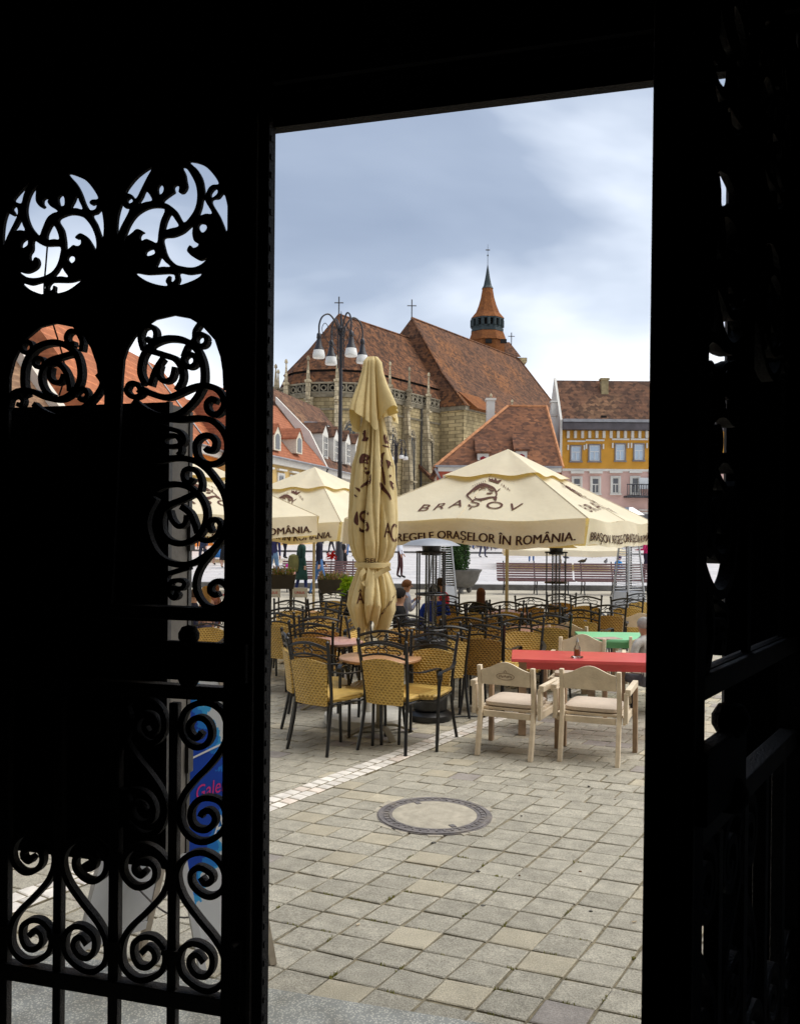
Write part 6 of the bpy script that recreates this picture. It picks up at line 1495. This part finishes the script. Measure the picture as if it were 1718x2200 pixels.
# ================================================================ people and pigeons
m_skin = M('skin', (.52, .30, .21), .55, .08, 12)
MC = {}
def cm(c):
    k = tuple(round(x, 3) for x in c)
    if k not in MC: MC[k] = M('cloth', c, .85, .22, 9, .25, 40)
    return MC[k]
def skinned(J, E_):
    """J: name -> (pos, rx, ry) ; E_: list of (a, b, tag)"""
    names = list(J); idx = {n: i for i, n in enumerate(names)}
    me = bpy.data.meshes.new('p'); me.from_pydata([J[n][0] for n in names], [(idx[a], idx[b]) for a, b, _ in E_], []); me.update()
    o = bpy.data.objects.new('p', me); col.objects.link(o); o.modifiers.new('s', 'SKIN')
    sv = me.skin_vertices[0].data
    for n in names: sv[idx[n]].radius = (J[n][1], J[n][2]); sv[idx[n]].use_root = (n == 'pelvis')
    s = o.modifiers.new('u', 'SUBSURF'); s.levels = 1; s.render_levels = 1
    dg = bpy.context.evaluated_depsgraph_get(); dg.update(); m2 = bpy.data.meshes.new_from_object(o.evaluated_get(dg)); bpy.data.objects.remove(o); bpy.data.meshes.remove(me)
    return m2
def segd(p, a, b):
    d = b-a; t = max(0, min(1, (p-a).dot(d)/max(1e-9, d.dot(d)))); return (p-a-d*t).length
def person(label, loc, face, pose='stand', top=(.1, .1, .1), leg=(.05, .06, .1), hair=(.03, .02, .015), s=1.0, step=.12, long_hair=False, skirt=None, shoe=(.03, .03, .03), arms='down', coat=None, bare_legs=False, lean=0.0, hat=None, seat=.47, group='people on the square'):
    v = lambda *a: V(*a)
    J = {}
    if pose == 'stand': zp = .92; hipf = 0
    else: zp = seat+.06
    ly = lambda z: lean*(z-zp)
    J['pelvis'] = (v(0, 0, zp), .15, .11); J['waist'] = (v(0, ly(zp+.2), zp+.2), .135, .10); J['chest'] = (v(0, ly(zp+.40), zp+.40), .165, .115); J['upper'] = (v(0, ly(zp+.52), zp+.52), .12, .09)
    J['neck'] = (v(0, ly(zp+.60)+.01, zp+.60), .052, .055); J['jaw'] = (v(0, ly(zp+.66)+.025, zp+.665), .068, .078); J['head'] = (v(0, ly(zp+.74)+.02, zp+.735), .076, .092); J['crown'] = (v(0, ly(zp+.8)+.015, zp+.795), .058, .07)
    E_ = [('pelvis', 'waist', 'top'), ('waist', 'chest', 'top'), ('chest', 'upper', 'top'), ('upper', 'neck', 'skin'), ('neck', 'jaw', 'skin'), ('jaw', 'head', 'skin'), ('head', 'crown', 'skin')]
    for sd_, sg in (('l', -1), ('r', 1)):
        if pose == 'stand':
            st_ = step*sg
            J['hip'+sd_] = (v(sg*.085, 0, zp-.06), .095, .10); J['knee'+sd_] = (v(sg*.095, st_*.6+.02, .49), .06, .062); J['ank'+sd_] = (v(sg*.095, st_*1.1-.02, .10), .042, .045); J['toe'+sd_] = (v(sg*.105, st_*1.1+.13, .04), .042, .032)
        elif pose == 'crouch':
            J['hip'+sd_] = (v(sg*.10, .02, zp-.02), .095, .10); J['knee'+sd_] = (v(sg*.16, .36, zp-.02), .062, .065); J['ank'+sd_] = (v(sg*.15, .12, .10), .045, .045); J['toe'+sd_] = (v(sg*.15, .27, .04), .042, .032)
        else:
            J['hip'+sd_] = (v(sg*.095, .03, zp-.02), .095, .095); J['knee'+sd_] = (v(sg*.12, .43, zp+.0), .065, .065); J['ank'+sd_] = (v(sg*.12, .40, .10), .043, .045); J['toe'+sd_] = (v(sg*.125, .54, .04), .042, .032)
        E_ += [('pelvis', 'hip'+sd_, 'leg'), ('hip'+sd_, 'knee'+sd_, 'leg'), ('knee'+sd_, 'ank'+sd_, 'skin' if bare_legs else 'leg'), ('ank'+sd_, 'toe'+sd_, 'shoe')]
        zs_ = zp+.50; y0 = ly(zs_)
        J['sh'+sd_] = (v(sg*.185, y0, zs_), .062, .066)
        if arms == 'down': el, wr = v(sg*.235, y0-.03, zs_-.29), v(sg*.235, y0+.07-step*sg*.6, zs_-.53)
        elif arms == 'front': el, wr = v(sg*.25, y0+.03, zs_-.28), v(sg*.12, y0+.27, zs_-.30)
        else: el, wr = v(sg*.25, y0+.02, zs_-.27), v(sg*.10, y0+.22, zs_-.08)
        d_ = (wr-el).normalized()
        J['el'+sd_] = (el, .047, .05); J['wr'+sd_] = (wr, .03, .032); J['hand'+sd_] = (wr+d_*.08, .040, .022)
        E_ += [('upper', 'sh'+sd_, 'top'), ('sh'+sd_, 'el'+sd_, 'top'), ('el'+sd_, 'wr'+sd_, 'top'), ('wr'+sd_, 'hand'+sd_, 'skin')]
        pv = 'hand'+sd_; side = d_.cross(v(0, 0, 1)); side = (side if side.length > .2 else v(0, 1, 0)).normalized()
        for k in range(4):
            q = wr+d_*(.155-.012*abs(k-1.4))+side*(.030*(k-1.5)*.75); J['f%d%s' % (k, sd_)] = (q, .008, .008); E_.append((pv, 'f%d%s' % (k, sd_), 'skin'))
        J['th'+sd_] = (wr+d_*.07+side*.052, .009, .009); E_.append(('wr'+sd_, 'th'+sd_, 'skin'))
    me = skinned(J, E_)
    tags = ['top', 'leg', 'skin', 'shoe']
    for mm in (cm(top), cm(leg), m_skin, cm(shoe)): me.materials.append(mm)
    segs = [(J[a][0], J[b][0], (J[a][1]+J[b][1])/2, tags.index(t)) for a, b, t in E_]
    for p in me.polygons:
        c = p.center; best = min(segs, key=lambda q: segd(c, q[0], q[1])-q[2]*.6); p.material_index = best[3]
        if c.z < .075 and pose != 'x': p.material_index = 3
    me.polygons.foreach_set('use_smooth', [True]*len(me.polygons))
    t = thing('person', label, 'person', loc, -math.radians(face), group); t.scale = (s,)*3
    bo = bpy.data.objects.new('body', me); col.objects.link(bo); bo.parent = t
    hc = J['head'][0]; hm = cm(hat or hair)
    b = MB(); n = 14; rings = []
    for i in range(8):
        ph = i/7*PI*.62; ring = []
        for k in range(n):
            th = 2*PI*k/n; fr = max(0, math.sin(th)); dr = (1-.55*fr**2*(i/7)**1.2); r = .098*math.sin(max(.05, ph*dr+.02)); ring.append(v(hc.x+r*math.cos(th)*.92, hc.y-.012+r*1.12*math.sin(th), hc.z+.008+.112*math.cos(ph*dr)))
        rings.append(ring)
    if long_hair:
        base = rings[-1]
        for q, w_ in ((.10, 1.0), (.22, 1.1), (.34, .9)):
            rings.append([v(hc.x+(p.x-hc.x)*w_, min(p.y, hc.y+.03)-.02*q, hc.z-q+.02) for p in base])
    b.loft(rings, caps=False); h_ = b.build('hair' if not hat else 'cap', hm, t, smooth=True); sd2 = h_.modifiers.new('t', 'SOLIDIFY'); sd2.thickness = .012
    # face
    f = MB(); fy = hc.y+.088
    f.tube([v(0, fy-.004, hc.z+.01), v(0, fy+.022, hc.z-.025), v(0, fy, hc.z-.032)], [.007, .013, .008], 6); f.build('nose', m_skin, t, smooth=True)
    for sx in (-1, 1):
        MB().lathe([(.001, -.006), (.009, 0), (.001, .006)], 8, (sx*.03, fy-.004, hc.z+.012)).build('eye', cm((.03, .02, .02)), t)
        MB().lathe([(.004, -.03), (.012, -.01), (.012, .015), (.003, .03)], 6, (sx*.080, hc.y, hc.z-.005), 0, .5, 1).build('ear', m_skin, t, smooth=True)
    MB().box((0, fy-.012, hc.z-.055), (.04, .01, .008)).build('mouth', cm((.35, .10, .09)), t)
    if skirt or coat:
        b = MB(); z1 = zp+.18; z0 = .45 if coat else .34; n = 18
        rg = []
        for z, r in ((z1, .155), (zp, .185), ((zp+z0)/2, .22), (z0, .25)): rg.append([v(r*math.cos(2*PI*k/n)*(1+.06*math.sin(5*2*PI*k/n)), r*.78*math.sin(2*PI*k/n)*(1+.06*math.sin(4*2*PI*k/n)), z) for k in range(n)])
        b.loft(rg, caps=False); o = b.build('coat_skirt' if coat else 'skirt', cm(coat or skirt), t, smooth=True); sd2 = o.modifiers.new('t', 'SOLIDIFY'); sd2.thickness = .015
    return t
def stand(label, px, Y, face, **k):
    return person(label, V(at(px, 1200, Y).x, Y, gz(Y)), face, 'stand', **k)
def sitp(label, px, py, Y, face, **k):
    z = at(px, py, Y).z; s = max(.72, min(1.0, z/(.47+.06+.86))); lean = k.get('lean', 0)
    f = math.radians(face); hx = lean*.74*s
    return person(label, V(at(px, py, Y).x-math.sin(f)*hx, Y-math.cos(f)*hx, 0), face, 'sit', s=s, group='people seated on the terrace', **k)
NV, BK = (.012, .012, .03), (.010, .010, .012)
stand('woman in dark green coat with red hair standing by the left bench', 648, 25.4, 60, top=(.015, .05, .04), leg=(.02, .03, .12), hair=(.20, .02, .03), coat=(.015, .05, .04), s=.98)
stand('man in navy jacket and blue jeans walking right of the left parasol pole', 686, 25.0, 75, top=NV, leg=(.07, .16, .36), s=1.04, step=.2)
stand('person in grey cardigan and black skirt behind the left bench', 734, 34.0, 200, top=(.18, .17, .18), leg=(.02, .02, .03), skirt=BK)
stand('person in white shirt and brown trousers behind the folded parasol', 859, 31.0, 90, top=(.70, .72, .80), leg=(.07, .025, .025), step=.07)
stand('person in navy top and light jeans beside the gate post', 588, 29.0, 20, top=(.03, .03, .10), leg=(.16, .28, .45))
stand('person in dark top and blue jeans far out on the square', 1141, 43.0, 10, top=(.02, .03, .07), leg=(.06, .14, .34))
stand('person in blue trousers far out beyond the topiary', 1016, 56.0, 150, top=(.12, .12, .16), leg=(.03, .06, .20))
stand('person in brown trousers among the pigeons', 1050, 54.0, 200, top=(.25, .2, .2), leg=(.10, .06, .06), step=.18)
stand('person in grey trousers behind the pigeons', 1082, 60.0, 30, top=(.3, .3, .3), leg=(.14, .12, .12))
stand('child in red top standing among the pigeons', 1097, 50.0, 90, top=(.55, .02, .05), leg=(.4, .05, .08), s=.62)
stand('person in purple top left of the far jeans wearer', 1122, 50.0, 250, top=(.08, .04, .12), leg=(.05, .04, .07))
stand('person in magenta top at the right edge behind the bench', 1388, 30.5, 300, top=(.50, .02, .12), leg=(.03, .02, .04), arms='front')
stand('woman in long blue skirt seen between the gate scrolls', 467, 38.0, 30, top=(.3, .3, .34), leg=(.03, .14, .38), skirt=(.03, .14, .38), bare_legs=True)
stand('woman in short black dress seen between the gate scrolls', 484, 36.0, 10, top=BK, leg=BK, skirt=BK, bare_legs=True)
stand('person in dark blue jacket seen right of the cabinet', 436, 37.0, 190, top=(.02, .03, .07), leg=(.03, .03, .05))
stand('person in black coat far behind the left bench', 612, 44.0, 120, top=BK, leg=NV)
stand('person in blue jeans far behind the flower trough', 752, 47.0, 200, top=(.30, .28, .30), leg=(.08, .18, .40), step=.15)
stand('person in dark jacket walking far behind the standing couple', 712, 50.0, 270, top=(.05, .05, .06), leg=(.03, .03, .04), step=.18)
stand('person in white top far right of the topiary', 1036, 47.0, 60, top=(.6, .6, .6), leg=(.05, .05, .09))
stand('person in purple coat far right by the beige parasol', 1290, 49.0, 320, top=(.06, .03, .10), leg=(.04, .03, .05))
pc = plaza(1322, 1222); person('child in bright blue jacket crouching beside the right pyramid heater', V(at(1322, 1222, 32).x, 32, gz(32)), 60, 'crouch', top=(.02, .26, .66), leg=(.04, .03, .08), hair=(.06, .03, .08), s=.72, seat=.26, arms='front', lean=.35)
sitp('man in pale blue shirt seated beside the near heater', 873, 1244, 13.6, 70, top=(.36, .40, .55), leg=(.08, .08, .1), hair=(.16, .07, .03), arms='up', lean=.12)
sitp('person in red shirt seated behind the near heater', 945, 1240, 13.4, 60, top=(.50, .02, .05), leg=NV, hair=(.03, .018, .012), lean=-.14)
sitp('person in royal blue shirt seated with back to the gate', 934, 1254, 11.2, 20, top=(.015, .05, .38), leg=NV, hair=(.012, .01, .01), lean=-.1)
sitp('man in black seated right of the folded parasol', 857, 1262, 10.6, 75, top=BK, leg=BK, hair=(.015, .012, .012), arms='front')
sitp('dark haired person in black seated left of the folded parasol', 768, 1264, 11.6, 340, top=(.014, .012, .014), leg=BK, hair=(.012, .008, .008), arms='front')
sitp('brown haired woman seen from behind in the middle of the terrace', 1033, 1262, 12.6, 350, top=BK, leg=BK, hair=(.10, .04, .02), long_hair=True)
sitp('person in pale grey hooded top at the green table, cut by the right gate', 1384, 1328, 8.6, 330, top=(.50, .50, .48), leg=(.1, .1, .12), hair=(.35, .34, .33), lean=.15, arms='front')
sitp('woman with long fair hair seated seen through the gate scroll', 444, 1270, 13.0, 290, top=(.55, .33, .28), leg=(.1, .1, .2), hair=(.42, .25, .10), long_hair=True)
sitp('woman with brown ponytail seated beside the fair haired woman', 462, 1262, 13.6, 280, top=(.30, .12, .10), leg=(.1, .1, .2), hair=(.22, .08, .035), long_hair=True)
sitp('man in dark navy seated beside the cabinet edge', 416, 1268, 12.2, 60, top=(.015, .018, .05), leg=NV, hair=(.06, .03, .02))
bk_ = thing('backpack', 'olive backpack on the green coated woman', 'bag', V(at(631, 1190, 25.3).x, 25.25, at(631, 1210, 25.3).z))
m_ol = M('olive_canvas', (.13, .12, .04), .85, .2, 8)
MB().lathe([(.03, -.26), (.13, -.24), (.16, -.1), (.16, .1), (.13, .22), (.04, .27)], 14, (0, 0, 0), 0, 1, .75).build('pack_body', m_ol, bk_, smooth=True)
MB().lathe([(.03, -.12), (.09, -.10), (.10, .05), (.05, .10)], 12, (-.10, 0, -.05), 0, .6, 1).build('side_pocket', m_ol, bk_, smooth=True)
# pigeons
m_pig = M('pigeon_grey', (.10, .10, .13), .6, .4, 20); RP = random.Random(12)
b = MB(); b.tube(catmull([(-.17, 0, .12), (-.10, 0, .135), (0, 0, .15), (.08, 0, .16), (.12, 0, .20), (.135, 0, .235), (.165, 0, .232), (.19, 0, .225)], 3), [.012, .02, .03, .042, .05, .056, .06, .062, .06, .056, .048, .04, .032, .028, .027, .028, .03, .028, .02, .012, .006, .003], 8)
b.tube([(.02, .02, .10), (.03, .02, 0)], .006, 4); b.tube([(.02, -.02, .10), (.03, -.02, 0)], .006, 4)
pg = tag(b.build('pigeon', m_pig, smooth=True), 'small grey pigeon on the pale paving of the square', 'pigeon', 'pigeons on the square')
first = True
spots = [(1040+RP.gauss(0, 1)*28, 1172+RP.uniform(0, 12)) for _ in range(10)]+[(RP.uniform(1040, 1180), RP.uniform(1172, 1184)) for _ in range(16)]+[(1236, 1191), (1262, 1193), (1272, 1199), (1290, 1191), (1307, 1191), (1250, 1214), (1300, 1215), (1075, 1178), (1215, 1205), (1222, 1196), (1000, 1210), (1188, 1177), (1330, 1200), (1112, 1181), (1065, 1181)]
for px, py in spots:
    p = plaza(px, py); o = pg if first else copy_tree(pg); first = False
    o.location = p; o.rotation_euler = (0, 0, RP.uniform(0, 6.28)); o.scale = (1.25,)*3
